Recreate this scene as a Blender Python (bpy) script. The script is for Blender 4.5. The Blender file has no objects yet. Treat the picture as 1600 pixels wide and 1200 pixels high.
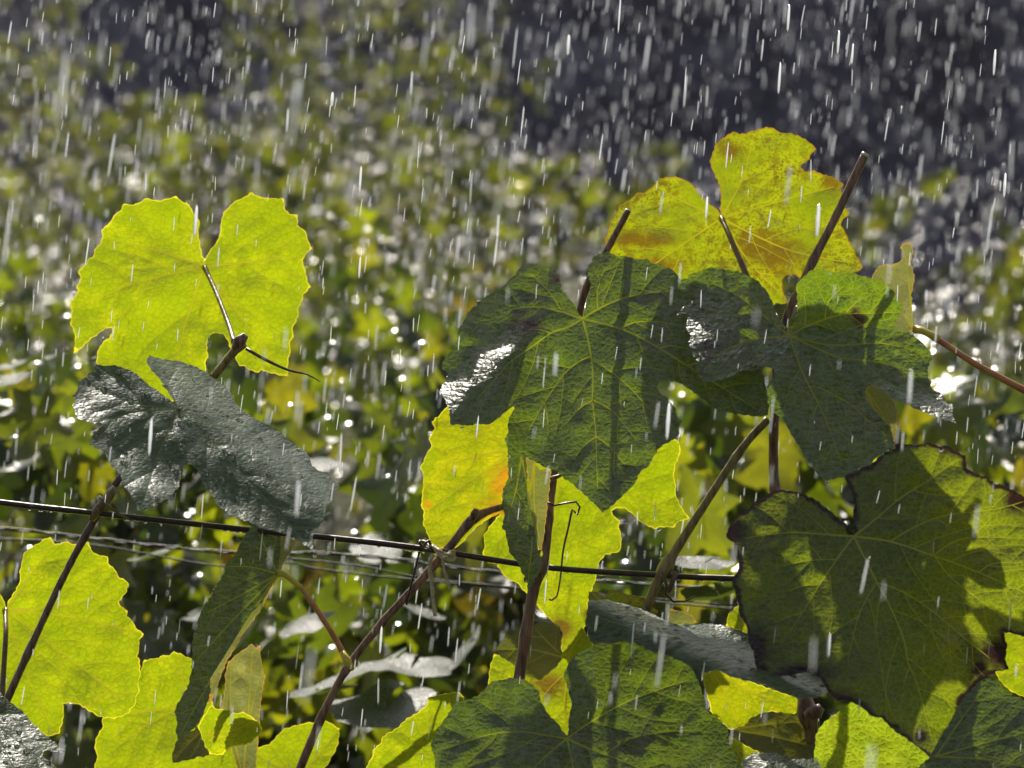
import bpy, bmesh, math, random
import numpy as np
from mathutils import Vector, noise
from mathutils.geometry import delaunay_2d_cdt
R = math.radians
rng = random.Random(7)
scene = bpy.context.scene

# ------------------------------------------------------------------ camera, light
CAMD, CAMH, FW = 1.8, 1.6, 0.36          # focus distance, eye height, frame width per metre (100 mm lens)
cam = bpy.data.cameras.new('camera')
cam.lens, cam.sensor_width = 100, 36
cam.clip_start, cam.clip_end = 0.05, 500
cam.dof.use_dof = True
cam.dof.focus_distance = CAMD - 0.03
cam.dof.aperture_fstop = 10.5
cam_o = bpy.data.objects.new('camera', cam)
scene.collection.objects.link(cam_o)
cam_o.location = (0, -CAMD, CAMH)
cam_o.rotation_euler = (R(90), 0, 0)
scene.camera = cam_o

SUN_EL, SUN_AZ = 50.0, -14.0             # behind the leaves, high, a little to the left (azimuth from +Y towards +X)
world = bpy.data.worlds.new('World')
scene.world = world
world.use_nodes = True
wn = world.node_tree
bg = wn.nodes['Background']
sky = wn.nodes.new('ShaderNodeTexSky')
sky.sky_type = 'NISHITA'
sky.sun_disc = False
sky.sun_elevation = R(SUN_EL)
sky.sun_rotation = R(SUN_AZ)
sky.air_density, sky.dust_density, sky.ozone_density = 1.0, 2.5, 1.0
hs = wn.nodes.new('ShaderNodeHueSaturation')      # a thin veil of rain cloud greys the blue
hs.inputs['Saturation'].default_value = 0.42
wn.links.new(sky.outputs[0], hs.inputs['Color'])
wn.links.new(hs.outputs[0], bg.inputs[0])
bg.inputs[1].default_value = 0.085
sl = bpy.data.lights.new('sun', 'SUN')
sl.energy = 5.0
sl.angle = R(0.6)
sl.color = (1.0, 0.95, 0.86)
sun = bpy.data.objects.new('sun', sl)
scene.collection.objects.link(sun)
sd = Vector((math.sin(R(SUN_AZ)) * math.cos(R(SUN_EL)), math.cos(R(SUN_AZ)) * math.cos(R(SUN_EL)), math.sin(R(SUN_EL))))
sun.rotation_euler = sd.to_track_quat('Z', 'Y').to_euler()
sun.location = sd * 20
scene.view_settings.view_transform = 'Standard'
scene.view_settings.look = 'None'
scene.view_settings.gamma = 1.0
scene.view_settings.exposure = 0.2
scene.view_settings.use_curve_mapping = False
scene.render.engine = 'CYCLES'
scene.cycles.max_bounces = 6
scene.cycles.transparent_max_bounces = 24
scene.cycles.sample_clamp_indirect = 4.0

# ------------------------------------------------------------------ helpers
def P(px, py, d=0.0):
    """photo pixel (1600x1200) at a depth d behind the focus plane -> world point"""
    D = CAMD + d
    return Vector(((px - 800) / 1600 * FW * D, d, CAMH + (600 - py) / 1600 * FW * D))
S = FW * CAMD / 1600                     # metres per photo pixel in the focus plane

def tag(o, label=None, cat=None, group=None, kind=None):
    if label: o['label'] = label
    if cat: o['category'] = cat
    if group: o['group'] = group
    if kind: o['kind'] = kind
    return o

def link(name, me, parent=None, mat=None, smooth=True):
    o = bpy.data.objects.new(name, me)
    scene.collection.objects.link(o)
    if parent: o.parent = parent
    if mat and not me.materials: me.materials.append(mat)
    if smooth and len(me.polygons):
        me.polygons.foreach_set('use_smooth', [True] * len(me.polygons))
    return o

def empty(name, label, cat, group=None, loc=(0, 0, 0)):
    o = bpy.data.objects.new(name, None)
    scene.collection.objects.link(o)
    o.empty_display_size = 0.05
    o.location = loc
    return tag(o, label, cat, group)

def new_mesh(name, verts, faces):
    me = bpy.data.meshes.new(name)
    me.from_pydata([tuple(v) for v in verts], [], [tuple(int(i) for i in f) for f in faces])
    me.update()
    return me

def catmull(pts, step):
    pts = [Vector(p) for p in pts]
    if len(pts) < 3:
        n = max(2, int((pts[1] - pts[0]).length / step) + 1)
        return [pts[0].lerp(pts[1], i / (n - 1)) for i in range(n)]
    out = []
    for i in range(len(pts) - 1):
        p0 = pts[max(i - 1, 0)]; p1 = pts[i]; p2 = pts[i + 1]; p3 = pts[min(i + 2, len(pts) - 1)]
        n = max(1, int((p2 - p1).length / step))
        for k in range(n):
            t = k / n
            out.append(0.5 * ((2 * p1) + (p2 - p0) * t + (2 * p0 - 5 * p1 + 4 * p2 - p3) * t * t + (3 * p1 - p0 - 3 * p2 + p3) * t ** 3))
    out.append(pts[-1])
    return out

class MB:
    def __init__(s): s.v = []; s.f = []
    def tube(s, pts, radii, sides=6, cap=True):
        base = len(s.v); n = len(pts)
        pts = [Vector(p) for p in pts]
        up = Vector((0.03, -1, 0.05)).normalized()
        for i, p in enumerate(pts):
            t = (pts[min(i + 1, n - 1)] - pts[max(i - 1, 0)])
            t = t.normalized() if t.length > 1e-9 else Vector((0, 0, 1))
            a = t.cross(up)
            if a.length < 1e-4: a = t.cross(Vector((1, 0, 0)))
            a.normalize(); b = t.cross(a)
            r = radii[i] if hasattr(radii, '__len__') else radii
            for k in range(sides):
                w = 2 * math.pi * k / sides
                s.v.append(p + (a * math.cos(w) + b * math.sin(w)) * r)
        for i in range(n - 1):
            for k in range(sides):
                k2 = (k + 1) % sides
                s.f.append((base + i * sides + k, base + i * sides + k2, base + (i + 1) * sides + k2, base + (i + 1) * sides + k))
        if cap:
            s.f.append(tuple(base + k for k in range(sides))[::-1])
            s.f.append(tuple(base + (n - 1) * sides + k for k in range(sides)))
    def build(s, name, mat, parent=None):
        return link(name, new_mesh(name, s.v, s.f), parent, mat)

# ------------------------------------------------------------------ materials
def nodes(name):
    m = bpy.data.materials.new(name); m.use_nodes = True
    nt = m.node_tree; nt.nodes.clear()
    return m, nt
def N(nt, kind, **kw):
    n = nt.nodes.new(kind)
    for k, v in kw.items():
        if k.startswith('i_'): n.inputs[int(k[2:])].default_value = v
        else: setattr(n, k, v)
    return n
def ramp(nt, src, stops, interp='LINEAR'):
    r = nt.nodes.new('ShaderNodeValToRGB'); r.color_ramp.interpolation = interp
    e = r.color_ramp.elements
    while len(e) < len(stops): e.new(0.5)
    for el, (p, c) in zip(e, stops):
        el.position = p; el.color = c if len(c) == 4 else (*c, 1)
    nt.links.new(src, r.inputs[0]); return r
def g(v): return (v, v, v, 1)
def math_n(nt, op, a, b=None, c=None):
    n = nt.nodes.new('ShaderNodeMath'); n.operation = op
    for i, x in enumerate((a, b, c)):
        if x is None: continue
        if isinstance(x, (int, float)): n.inputs[i].default_value = x
        else: nt.links.new(x, n.inputs[i])
    return n.outputs[0]
def mixc(nt, fac, a, b, mode='MIX'):
    n = nt.nodes.new('ShaderNodeMix'); n.data_type = 'RGBA'; n.blend_type = mode
    for i, x in ((0, fac), (6, a), (7, b)):
        if isinstance(x, (int, float)): n.inputs[i].default_value = x
        elif isinstance(x, tuple): n.inputs[i].default_value = x if len(x) == 4 else (*x, 1)
        else: nt.links.new(x, n.inputs[i])
    return n.outputs[2]

def wet_finish(nt, body, bump, rough, f0=0.04, gain=1.0, wet=None, rvar=None):
    """lay a clear wet film (Schlick Fresnel, same from both sides) over a body shader"""
    L = nt.links
    gl = N(nt, 'ShaderNodeBsdfGlossy'); gl.inputs['Roughness'].default_value = rough
    gl.inputs['Color'].default_value = (1, 0.98, 0.95, 1)
    ge = N(nt, 'ShaderNodeNewGeometry')
    dt = N(nt, 'ShaderNodeVectorMath', operation='DOT_PRODUCT')
    if bump is not None:
        L.new(bump, gl.inputs['Normal']); L.new(bump, dt.inputs[0])
    else: L.new(ge.outputs['Normal'], dt.inputs[0])
    L.new(ge.outputs['Incoming'], dt.inputs[1])
    a = math_n(nt, 'ABSOLUTE', dt.outputs['Value'])
    k = math_n(nt, 'SUBTRACT', 1.0, a)
    p = math_n(nt, 'POWER', k, 5.0)
    f = math_n(nt, 'MULTIPLY_ADD', p, 0.9 * gain, f0 * gain)
    if wet is not None: f = math_n(nt, 'MULTIPLY', f, wet)
    if rvar is not None: L.new(rvar, gl.inputs['Roughness'])
    mx = N(nt, 'ShaderNodeMixShader')
    L.new(f, mx.inputs[0]); L.new(body, mx.inputs[1]); L.new(gl.outputs[0], mx.inputs[2])
    out = N(nt, 'ShaderNodeOutputMaterial'); L.new(mx.outputs[0], out.inputs[0])

def leaf_mat(name, trans, refl, mott=None, mott_amt=0.0, mott_scale=60, net=0.3, net_light=False, edge=None, edge_w=0.004,
             spot=(0.17, 0.11, 0.01), bump=0.5, rough=0.28, f0=0.05, blister=0.5, gain=1.0, wt=0.55, speck=0.5, dbump=0.8, bscale=260):
    m, nt = nodes(name); L = nt.links
    uv = N(nt, 'ShaderNodeUVMap')
    n1 = N(nt, 'ShaderNodeTexNoise'); n1.inputs['Scale'].default_value = mott_scale; n1.inputs['Detail'].default_value = 6; n1.inputs['Roughness'].default_value = 0.65
    L.new(uv.outputs[0], n1.inputs['Vector'])
    big = N(nt, 'ShaderNodeTexNoise'); big.inputs['Scale'].default_value = 22; big.inputs['Detail'].default_value = 3
    L.new(uv.outputs[0], big.inputs['Vector'])
    # warped coordinates for the vein net
    wv = N(nt, 'ShaderNodeVectorMath', operation='MULTIPLY_ADD')
    nz = N(nt, 'ShaderNodeTexNoise'); nz.inputs['Scale'].default_value = 150; L.new(uv.outputs[0], nz.inputs['Vector'])
    L.new(nz.outputs['Color'], wv.inputs[0]); wv.inputs[1].default_value = (0.004,) * 3; L.new(uv.outputs[0], wv.inputs[2])
    vo = N(nt, 'ShaderNodeTexVoronoi', feature='DISTANCE_TO_EDGE'); vo.inputs['Scale'].default_value = 230
    L.new(wv.outputs[0], vo.inputs['Vector'])
    vo2 = N(nt, 'ShaderNodeTexVoronoi', feature='DISTANCE_TO_EDGE'); vo2.inputs['Scale'].default_value = 620
    L.new(wv.outputs[0], vo2.inputs['Vector'])
    r1 = ramp(nt, vo.outputs['Distance'], [(0.0, g(1)), (0.10, g(0))])
    r2 = ramp(nt, vo2.outputs['Distance'], [(0.0, g(0.5)), (0.14, g(0))])
    netf = math_n(nt, 'MAXIMUM', r1.outputs[0], r2.outputs[0])
    netb = math_n(nt, 'MULTIPLY', netf, math_n(nt, 'MULTIPLY_ADD', n1.outputs['Fac'], 1.2, 0.1))
    tr = tuple(trans)
    # broad variation
    col = mixc(nt, ramp(nt, big.outputs['Fac'], [(0.3, g(0)), (0.7, g(1))]).outputs[0],
               tuple(c * f_ for c, f_ in zip(tr, (0.66, 0.76, 0.7))), tuple(min(1, c * f_) for c, f_ in zip(tr, (1.25, 1.12, 1.6))))
    fine = N(nt, 'ShaderNodeTexNoise'); fine.inputs['Scale'].default_value = 620; fine.inputs['Detail'].default_value = 3; L.new(uv.outputs[0], fine.inputs['Vector'])
    sk = math_n(nt, 'MULTIPLY', ramp(nt, fine.outputs['Fac'], [(0.52, g(0)), (0.62, g(1))]).outputs[0], ramp(nt, big.outputs['Fac'], [(0.38, g(0.1)), (0.62, g(1))]).outputs[0])
    if mott: col = mixc(nt, math_n(nt, 'MULTIPLY', sk, speck), col, tuple(c * 0.75 for c in mott))
    if mott:
        mf = ramp(nt, n1.outputs['Fac'], [(0.56 - mott_amt * 0.25, g(0)), (0.66 - mott_amt * 0.2, g(0.9))])
        bf = ramp(nt, big.outputs['Fac'], [(0.40, g(0.3)), (0.60, g(1))])
        col = mixc(nt, math_n(nt, 'MULTIPLY', mf.outputs[0], bf.outputs[0]), col, mott)
    ncol = tuple(min(1, c * 2.4 + 0.05) for c in tr) if net_light else tuple(c * 0.45 for c in tr)
    col = mixc(nt, math_n(nt, 'MULTIPLY', netb, net), col, ncol)
    at = N(nt, 'ShaderNodeAttribute', attribute_name='edge')     # metres to the margin
    if edge:
        e = math_n(nt, 'MULTIPLY_ADD', n1.outputs['Fac'], -edge_w * 2.2, edge_w * 1.6)
        ef = math_n(nt, 'SUBTRACT', 1.0, math_n(nt, 'SMOOTH_MIN', 1.0, math_n(nt, 'DIVIDE', at.outputs['Fac'], math_n(nt, 'MAXIMUM', e, 0.0003)), 0.2))
        ef = math_n(nt, 'MAXIMUM', ef, 0.0)
        ef = math_n(nt, 'MINIMUM', math_n(nt, 'MULTIPLY', ef, 2.0), 1.0)
        col = mixc(nt, ef, col, edge)
    sp = N(nt, 'ShaderNodeAttribute', attribute_name='spot')
    sf = math_n(nt, 'MULTIPLY', sp.outputs['Fac'], math_n(nt, 'MULTIPLY_ADD', n1.outputs['Fac'], 2.4, -0.2))
    sf = math_n(nt, 'MINIMUM', math_n(nt, 'MAXIMUM', sf, 0.0), 1.0)
    col = mixc(nt, sf, col, spot)
    rcol = mixc(nt, netf, refl, tuple(min(1, c * 1.5) for c in refl))
    if edge and edge_w > 0.004: rcol = mixc(nt, ef, rcol, (0.05, 0.026, 0.022))
    rcol = mixc(nt, sf, rcol, tuple(c * 0.7 for c in spot))
    # relief: quilted cells, blisters, drops of water
    bl = N(nt, 'ShaderNodeTexNoise'); bl.inputs['Scale'].default_value = bscale; bl.inputs['Detail'].default_value = 4; mb_ = N(nt, 'ShaderNodeMapping'); mb_.inputs['Rotation'].default_value = (0, 0, 0.5); mb_.inputs['Scale'].default_value = (0.75, 1.9, 1); L.new(uv.outputs[0], mb_.inputs[0]); L.new(mb_.outputs[0], bl.inputs['Vector'])
    vd = N(nt, 'ShaderNodeTexVoronoi', feature='SMOOTH_F1'); vd.inputs['Scale'].default_value = 300; L.new(uv.outputs[0], vd.inputs['Vector'])
    drops = ramp(nt, vd.outputs['Distance'], [(0.0, g(1)), (0.33, g(0))])
    cell = ramp(nt, vo.outputs['Distance'], [(0.0, g(0)), (0.3, g(1))], 'EASE')
    h = math_n(nt, 'MULTIPLY_ADD', bl.outputs['Fac'], 1.0 * blister, math_n(nt, 'MULTIPLY', cell.outputs[0], 0.35))
    h = math_n(nt, 'MULTIPLY_ADD', drops.outputs[0], 0.35 * blister, h)
    bu = N(nt, 'ShaderNodeBump'); bu.inputs['Strength'].default_value = bump; bu.inputs['Distance'].default_value = 0.0016
    L.new(h, bu.inputs['Height'])
    mpw = N(nt, 'ShaderNodeMapping'); mpw.inputs['Rotation'].default_value = (0, 0, 0.6); mpw.inputs['Scale'].default_value = (1.0, 2.6, 1)
    L.new(uv.outputs[0], mpw.inputs[0])
    wn1 = N(nt, 'ShaderNodeTexNoise'); wn1.inputs['Scale'].default_value = 150; wn1.inputs['Detail'].default_value = 5; wn1.inputs['Roughness'].default_value = 0.7
    L.new(mpw.outputs[0], wn1.inputs['Vector'])
    wet = ramp(nt, wn1.outputs['Fac'], [(0.36, g(0.22)), (0.50, g(0.8)), (0.62, g(1.0))]).outputs[0]
    rv = math_n(nt, 'MULTIPLY_ADD', wn1.outputs['Fac'], -0.45, rough + 0.24)
    bd = N(nt, 'ShaderNodeBump'); bd.inputs['Strength'].default_value = bump * dbump; bd.inputs['Distance'].default_value = 0.0016
    L.new(h, bd.inputs['Height'])
    df = N(nt, 'ShaderNodeBsdfDiffuse'); L.new(rcol, df.inputs['Color']); L.new(bd.outputs[0], df.inputs['Normal'])
    ts = N(nt, 'ShaderNodeBsdfTranslucent'); L.new(col, ts.inputs['Color']); L.new(bd.outputs[0], ts.inputs['Normal'])
    mx = N(nt, 'ShaderNodeMixShader'); mx.inputs[0].default_value = wt
    L.new(df.outputs[0], mx.inputs[1]); L.new(ts.outputs[0], mx.inputs[2])
    wet_finish(nt, mx.outputs[0], bu.outputs[0], rough, f0, gain, wet, rv)
    return m

def vein_mat(name, trans, refl):
    m, nt = nodes(name); L = nt.links
    tc = N(nt, 'ShaderNodeTexCoord'); n1 = N(nt, 'ShaderNodeTexNoise'); n1.inputs['Scale'].default_value = 120
    L.new(tc.outputs['Object'], n1.inputs['Vector'])
    c1 = mixc(nt, n1.outputs['Fac'], tuple(c * 0.7 for c in trans), trans)
    df = N(nt, 'ShaderNodeBsdfDiffuse'); df.inputs['Color'].default_value = (*refl, 1)
    ts = N(nt, 'ShaderNodeBsdfTranslucent'); L.new(c1, ts.inputs['Color'])
    mx = N(nt, 'ShaderNodeMixShader'); mx.inputs[0].default_value = 0.5
    L.new(df.outputs[0], mx.inputs[1]); L.new(ts.outputs[0], mx.inputs[2])
    wet_finish(nt, mx.outputs[0], None, 0.3, 0.04)
    return m

def solid(name, c1, c2, scale=90, rough=0.35, bump=0.3, stretch=(1, 1, 1), f0=0.05, gain=1.0):
    m, nt = nodes(name); L = nt.links
    tc = N(nt, 'ShaderNodeTexCoord'); mp = N(nt, 'ShaderNodeMapping'); mp.inputs['Scale'].default_value = stretch
    L.new(tc.outputs['Object'], mp.inputs[0])
    n1 = N(nt, 'ShaderNodeTexNoise'); n1.inputs['Scale'].default_value = scale; n1.inputs['Detail'].default_value = 5
    L.new(mp.outputs[0], n1.inputs['Vector'])
    c = mixc(nt, ramp(nt, n1.outputs['Fac'], [(0.35, g(0)), (0.65, g(1))]).outputs[0], c1, c2)
    bu = N(nt, 'ShaderNodeBump'); bu.inputs['Strength'].default_value = bump; bu.inputs['Distance'].default_value = 0.001
    L.new(n1.outputs['Fac'], bu.inputs['Height'])
    df = N(nt, 'ShaderNodeBsdfDiffuse'); L.new(c, df.inputs['Color']); L.new(bu.outputs[0], df.inputs['Normal'])
    wet_finish(nt, df.outputs[0], bu.outputs[0], rough, f0, gain)
    return m

YEL = dict(trans=(0.42, 0.50, 0.003), refl=(0.16, 0.18, 0.03), mott=(0.27, 0.36, 0.004), mott_amt=0.6, net=0.85, bump=0.45, rough=0.35,
           edge=(0.78, 0.66, 0.03), edge_w=0.0012, wt=0.78)
M = {}
M['yellow'] = leaf_mat('yellow_leaf', **YEL)
M['yellow_orange'] = leaf_mat('yellow_leaf_orange', **{**YEL, 'trans': (0.47, 0.475, 0.003), 'spot': (0.50, 0.25, 0.008)})
M['autumn'] = leaf_mat('autumn_leaf', trans=(0.36, 0.43, 0.004), refl=(0.20, 0.18, 0.04), mott=(0.17, 0.12, 0.006), mott_amt=0.35, mott_scale=150,
                       net=0.3, bump=0.3, edge=(0.36, 0.22, 0.01), edge_w=0.002, spot=(0.19, 0.125, 0.007), wt=0.75, speck=0.9)
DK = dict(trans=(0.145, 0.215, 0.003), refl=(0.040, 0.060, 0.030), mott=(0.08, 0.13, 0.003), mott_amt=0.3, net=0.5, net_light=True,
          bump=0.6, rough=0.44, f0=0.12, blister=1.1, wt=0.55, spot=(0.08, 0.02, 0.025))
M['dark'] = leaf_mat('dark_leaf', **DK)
M['dark_lit'] = leaf_mat('dark_leaf_lit', **{**DK, 'trans': (0.20, 0.30, 0.003)})  # lit copy of the dark leaf: backlight put into the transmission colour
M['dark_brown'] = leaf_mat('dark_leaf_brown_margin', **{**DK, 'trans': (0.24, 0.30, 0.003), 'edge': (0.030, 0.014, 0.014), 'edge_w': 0.0065,
                           'spot': (0.035, 0.014, 0.014), 'mott': (0.13, 0.15, 0.006), 'rough': 0.35, 'bump': 0.5, 'f0': 0.05})
M['wet'] = leaf_mat('wet_grey_leaf', trans=(0.12, 0.17, 0.015), refl=(0.032, 0.066, 0.028), net=0.2, bump=0.26, rough=0.38, f0=0.08, blister=1.0, gain=1.0, dbump=0.3, bscale=520, wt=0.4)
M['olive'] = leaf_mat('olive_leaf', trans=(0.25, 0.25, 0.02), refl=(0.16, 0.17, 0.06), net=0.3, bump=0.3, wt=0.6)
M['pale'] = leaf_mat('pale_leaf', trans=(0.36, 0.38, 0.06), refl=(0.30, 0.32, 0.16), mott=(0.26, 0.26, 0.04), mott_amt=0.5, net=0.35, bump=0.3,
                     edge=(0.7, 0.4, 0.05), edge_w=0.0012, wt=0.6)
M['green'] = leaf_mat('bright_green_leaf', trans=(0.30, 0.40, 0.005), refl=(0.10, 0.15, 0.02), net=0.5, net_light=True, bump=0.8, wt=0.7)
V = dict(dark=vein_mat('vein_on_dark', (0.52, 0.56, 0.02), (0.26, 0.28, 0.05)),
         yellow=vein_mat('vein_on_yellow', (0.66, 0.60, 0.02), (0.30, 0.27, 0.05)),
         wet=vein_mat('vein_on_wet', (0.35, 0.45, 0.06), (0.11, 0.15, 0.06)))
cane = solid('cane_bark', (0.085, 0.034, 0.026), (0.34, 0.19, 0.115), 380, 0.36, 1.0, (1, 1, 0.16))
cane_dk = solid('cane_dark', (0.055, 0.030, 0.026), (0.24, 0.14, 0.095), 380, 0.36, 1.0, (1, 1, 0.16))
cane_ol = solid('cane_olive', (0.13, 0.09, 0.035), (0.36, 0.28, 0.10), 380, 0.36, 0.9, (1, 1, 0.16))
pet_red = solid('petiole_red', (0.44, 0.15, 0.06), (0.60, 0.32, 0.11), 120, 0.3, 0.3)
pet_yel = solid('petiole_yellow', (0.62, 0.50, 0.06), (0.70, 0.58, 0.08), 120, 0.3, 0.2)
pet_brn = solid('petiole_brown', (0.10, 0.055, 0.035), (0.20, 0.13, 0.06), 200, 0.35, 0.5)
wire_m = solid('rusty_wire', (0.018, 0.010, 0.012), (0.05, 0.026, 0.022), 220, 0.4, 0.5, f0=0.05)
twine_m = solid('twine', (0.42, 0.33, 0.18), (0.66, 0.56, 0.36), 300, 0.6, 0.8)
tend_m = solid('tendril_brown', (0.05, 0.028, 0.018), (0.11, 0.06, 0.03), 200, 0.35, 0.4)
bark_m = solid('vine_trunk_bark', (0.035, 0.024, 0.020), (0.09, 0.065, 0.05), 40, 0.7, 1.0, (1, 1, 0.2))

# water: clear, mirrors its surroundings at the rim
def water_mat(name, body, tr):
    m, nt = nodes(name); L = nt.links
    t = N(nt, 'ShaderNodeBsdfTransparent'); d = N(nt, 'ShaderNodeBsdfTranslucent'); d.inputs[0].default_value = body
    mx = N(nt, 'ShaderNodeMixShader'); mx.inputs[0].default_value = tr
    L.new(t.outputs[0], mx.inputs[1]); L.new(d.outputs[0], mx.inputs[2])
    wet_finish(nt, mx.outputs[0], None, 0.12, 0.06)
    return m
rain_m = water_mat('rain_water', (0.95, 0.97, 1.0, 1), 0.85)
drop_m, _nt = nodes('droplet_water')
_g = N(_nt, 'ShaderNodeBsdfGlass'); _g.inputs['IOR'].default_value = 1.33; _g.inputs['Roughness'].default_value = 0.04
_o = N(_nt, 'ShaderNodeOutputMaterial'); _nt.links.new(_g.outputs[0], _o.inputs[0])

# ------------------------------------------------------------------ terrain and dark hillside
GD = [(-6, 0), (0, 0), (3.2, 0.0), (5, 0.16), (8, 0.52), (12, 1.02), (18, 1.95), (23, 2.6), (26, 4.2), (36, 20.0), (60, 24.0), (160, 30.0)]
def ground_z(x, D):
    for (a, za), (b, zb) in zip(GD, GD[1:]):
        if D <= b:
            t = max(0, (D - a) / (b - a)); z = za + (zb - za) * t; break
    else: z = GD[-1][1]
    # the slope climbs higher on the left of the view
    k = min(max((D - 5) / 12, 0), 1)
    z += k * 0.018 * D * max(-1.2, min(1.2, -x / (0.18 * max(D, 1)) )) * 0.9
    if D > 22: z += (noise.noise(Vector((x * 0.5, D * 0.5, 3))) * 0.9 + noise.noise(Vector((x * 2.1, D * 2.1, 9))) * 0.35) * min((D - 22) / 3, 1)
    else: z += noise.noise(Vector((x * 1.5, D * 1.5, 1))) * 0.03
    return z
def terrain(name, d0, d1, nd, halfw, nx, mat):
    vs, fs = [], []
    for j in range(nd + 1):
        D = d0 + (d1 - d0) * j / nd
        for i in range(nx + 1):
            x = -halfw + 2 * halfw * i / nx
            vs.append((x, D - CAMD, ground_z(x, D)))
    for j in range(nd):
        for i in range(nx):
            a = j * (nx + 1) + i
            fs.append((a, a + 1, a + nx + 2, a + nx + 1))
    return tag(link(name, new_mesh(name, vs, fs), None, mat), kind='structure')
soil = solid('wet_soil_and_grass', (0.030, 0.040, 0.014), (0.075, 0.070, 0.030), 9, 0.6, 1.0, gain=0.05)
hill_m, _nt = nodes('dark_wooded_slope')
_tc = N(_nt, 'ShaderNodeTexCoord'); _n1 = N(_nt, 'ShaderNodeTexNoise'); _n1.inputs['Scale'].default_value = 0.9; _n1.inputs['Detail'].default_value = 8; _n1.inputs['Roughness'].default_value = 0.72
_nt.links.new(_tc.outputs['Object'], _n1.inputs['Vector'])
_r = ramp(_nt, _n1.outputs['Fac'], [(0.36, (0.020, 0.018, 0.030)), (0.50, (0.060, 0.055, 0.085)), (0.60, (0.13, 0.12, 0.16)), (0.70, (0.26, 0.26, 0.25))])
_d = N(_nt, 'ShaderNodeBsdfDiffuse'); _nt.links.new(_r.outputs[0], _d.inputs[0])
_o = N(_nt, 'ShaderNodeOutputMaterial'); _nt.links.new(_d.outputs[0], _o.inputs[0])
terrain('ground', -4, 23, 110, 30, 120, soil)
terrain('hillside', 23, 60, 150, 30, 180, hill_m)
# the wet air of the downpour
hv = [(x, y, z) for z in (-1.6, 34) for y in (-6.5, 62) for x in (-34, 34)]
hz = new_mesh('haze', hv, [(0, 2, 3, 1), (4, 5, 7, 6), (0, 1, 5, 4), (2, 6, 7, 3), (0, 4, 6, 2), (1, 3, 7, 5)])
hm, _nt = nodes('rain_haze')
_v = N(_nt, 'ShaderNodeVolumePrincipled'); _v.inputs['Color'].default_value = (0.86, 0.88, 0.95, 1); _v.inputs['Density'].default_value = 0.0006
_v.inputs['Anisotropy'].default_value = 0.3
_o = N(_nt, 'ShaderNodeOutputMaterial'); _nt.links.new(_v.outputs[0], _o.inputs['Volume'])
tag(link('haze', hz, None, hm, False), kind='stuff')

# ------------------------------------------------------------------ background vines
def bg_leaf_mat(name, stops, refl, rough=0.33, gain=1.0):
    m, nt = nodes(name); L = nt.links
    oi = N(nt, 'ShaderNodeObjectInfo'); at = N(nt, 'ShaderNodeAttribute', attribute_name='rnd')
    s = math_n(nt, 'FRACT', math_n(nt, 'ADD', at.outputs['Fac'], oi.outputs['Random']))
    col = ramp(nt, s, stops).outputs[0]
    tc = N(nt, 'ShaderNodeTexCoord'); n1 = N(nt, 'ShaderNodeTexNoise'); n1.inputs['Scale'].default_value = 45
    L.new(tc.outputs['Object'], n1.inputs['Vector'])
    col = mixc(nt, 1.0, col, ramp(nt, n1.outputs['Fac'], [(0.3, g(0.6)), (0.7, g(1.15))]).outputs[0], 'MULTIPLY')
    bu = N(nt, 'ShaderNodeBump'); bu.inputs['Strength'].default_value = 0.7; bu.inputs['Distance'].default_value = 0.006
    L.new(n1.outputs['Fac'], bu.inputs['Height'])
    df = N(nt, 'ShaderNodeBsdfDiffuse'); df.inputs['Color'].default_value = (*refl, 1)
    ts = N(nt, 'ShaderNodeBsdfTranslucent'); L.new(col, ts.inputs['Color'])
    mx = N(nt, 'ShaderNodeMixShader'); mx.inputs[0].default_value = 0.6
    L.new(df.outputs[0], mx.inputs[1]); L.new(ts.outputs[0], mx.inputs[2])
    wet_finish(nt, mx.outputs[0], bu.outputs[0], rough, 0.05, gain)
    return m
near_leaf = bg_leaf_mat('background_leaf', [(0.0, (0.05, 0.08, 0.006)), (0.36, (0.10, 0.15, 0.006)), (0.52, (0.30, 0.38, 0.006)), (0.86, (0.52, 0.57, 0.008)), (0.97, (0.44, 0.40, 0.01)), (1.0, (0.30, 0.18, 0.015))], (0.04, 0.06, 0.028), 0.36, 1.0)
far_leaf = bg_leaf_mat('distant_leaf', [(0.0, (0.06, 0.08, 0.008)), (0.35, (0.14, 0.17, 0.008)), (0.75, (0.38, 0.43, 0.012)), (0.96, (0.40, 0.38, 0.02)), (1.0, (0.22, 0.16, 0.02))], (0.045, 0.052, 0.034), 0.5, 0.7)

def leaf_profile():
    """five-lobed leaf seen flat, unit size, stalk end at the origin"""
    pts = []
    for a in range(-165, 166, 15):
        r = 0.55 + 0.16 * math.cos(R(a) * 5) * (1 if abs(a) < 150 else 0.3) + 0.10 * math.cos(R(a))
        r += 0.035 * (1 if (a // 15) % 2 else -1)
        pts.append((math.sin(R(a)) * r, -math.cos(R(a)) * r * 0.95))
    return pts
PROF = leaf_profile()
def leaf_template(cup):
    vs = [(0, 0, 0)]; fs = []
    for (x, y) in PROF:
        vs.append((x * 0.55, y * 0.55, cup * 0.10 + 0.02))
    for (x, y) in PROF:
        vs.append((x, y, cup * (x * x + y * y) * 0.55 - abs(x) * 0.15))
    n = len(PROF)
    for i in range(n - 1):
        fs.append((0, 1 + i, 2 + i)); fs.append((1 + i, 1 + n + i, 2 + n + i)); fs.append((1 + i, 2 + n + i, 2 + i))
    return np.array(vs), np.array(fs)
TEMPL = [leaf_template(c) for c in (0.5, -0.4, 0.9)]

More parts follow.
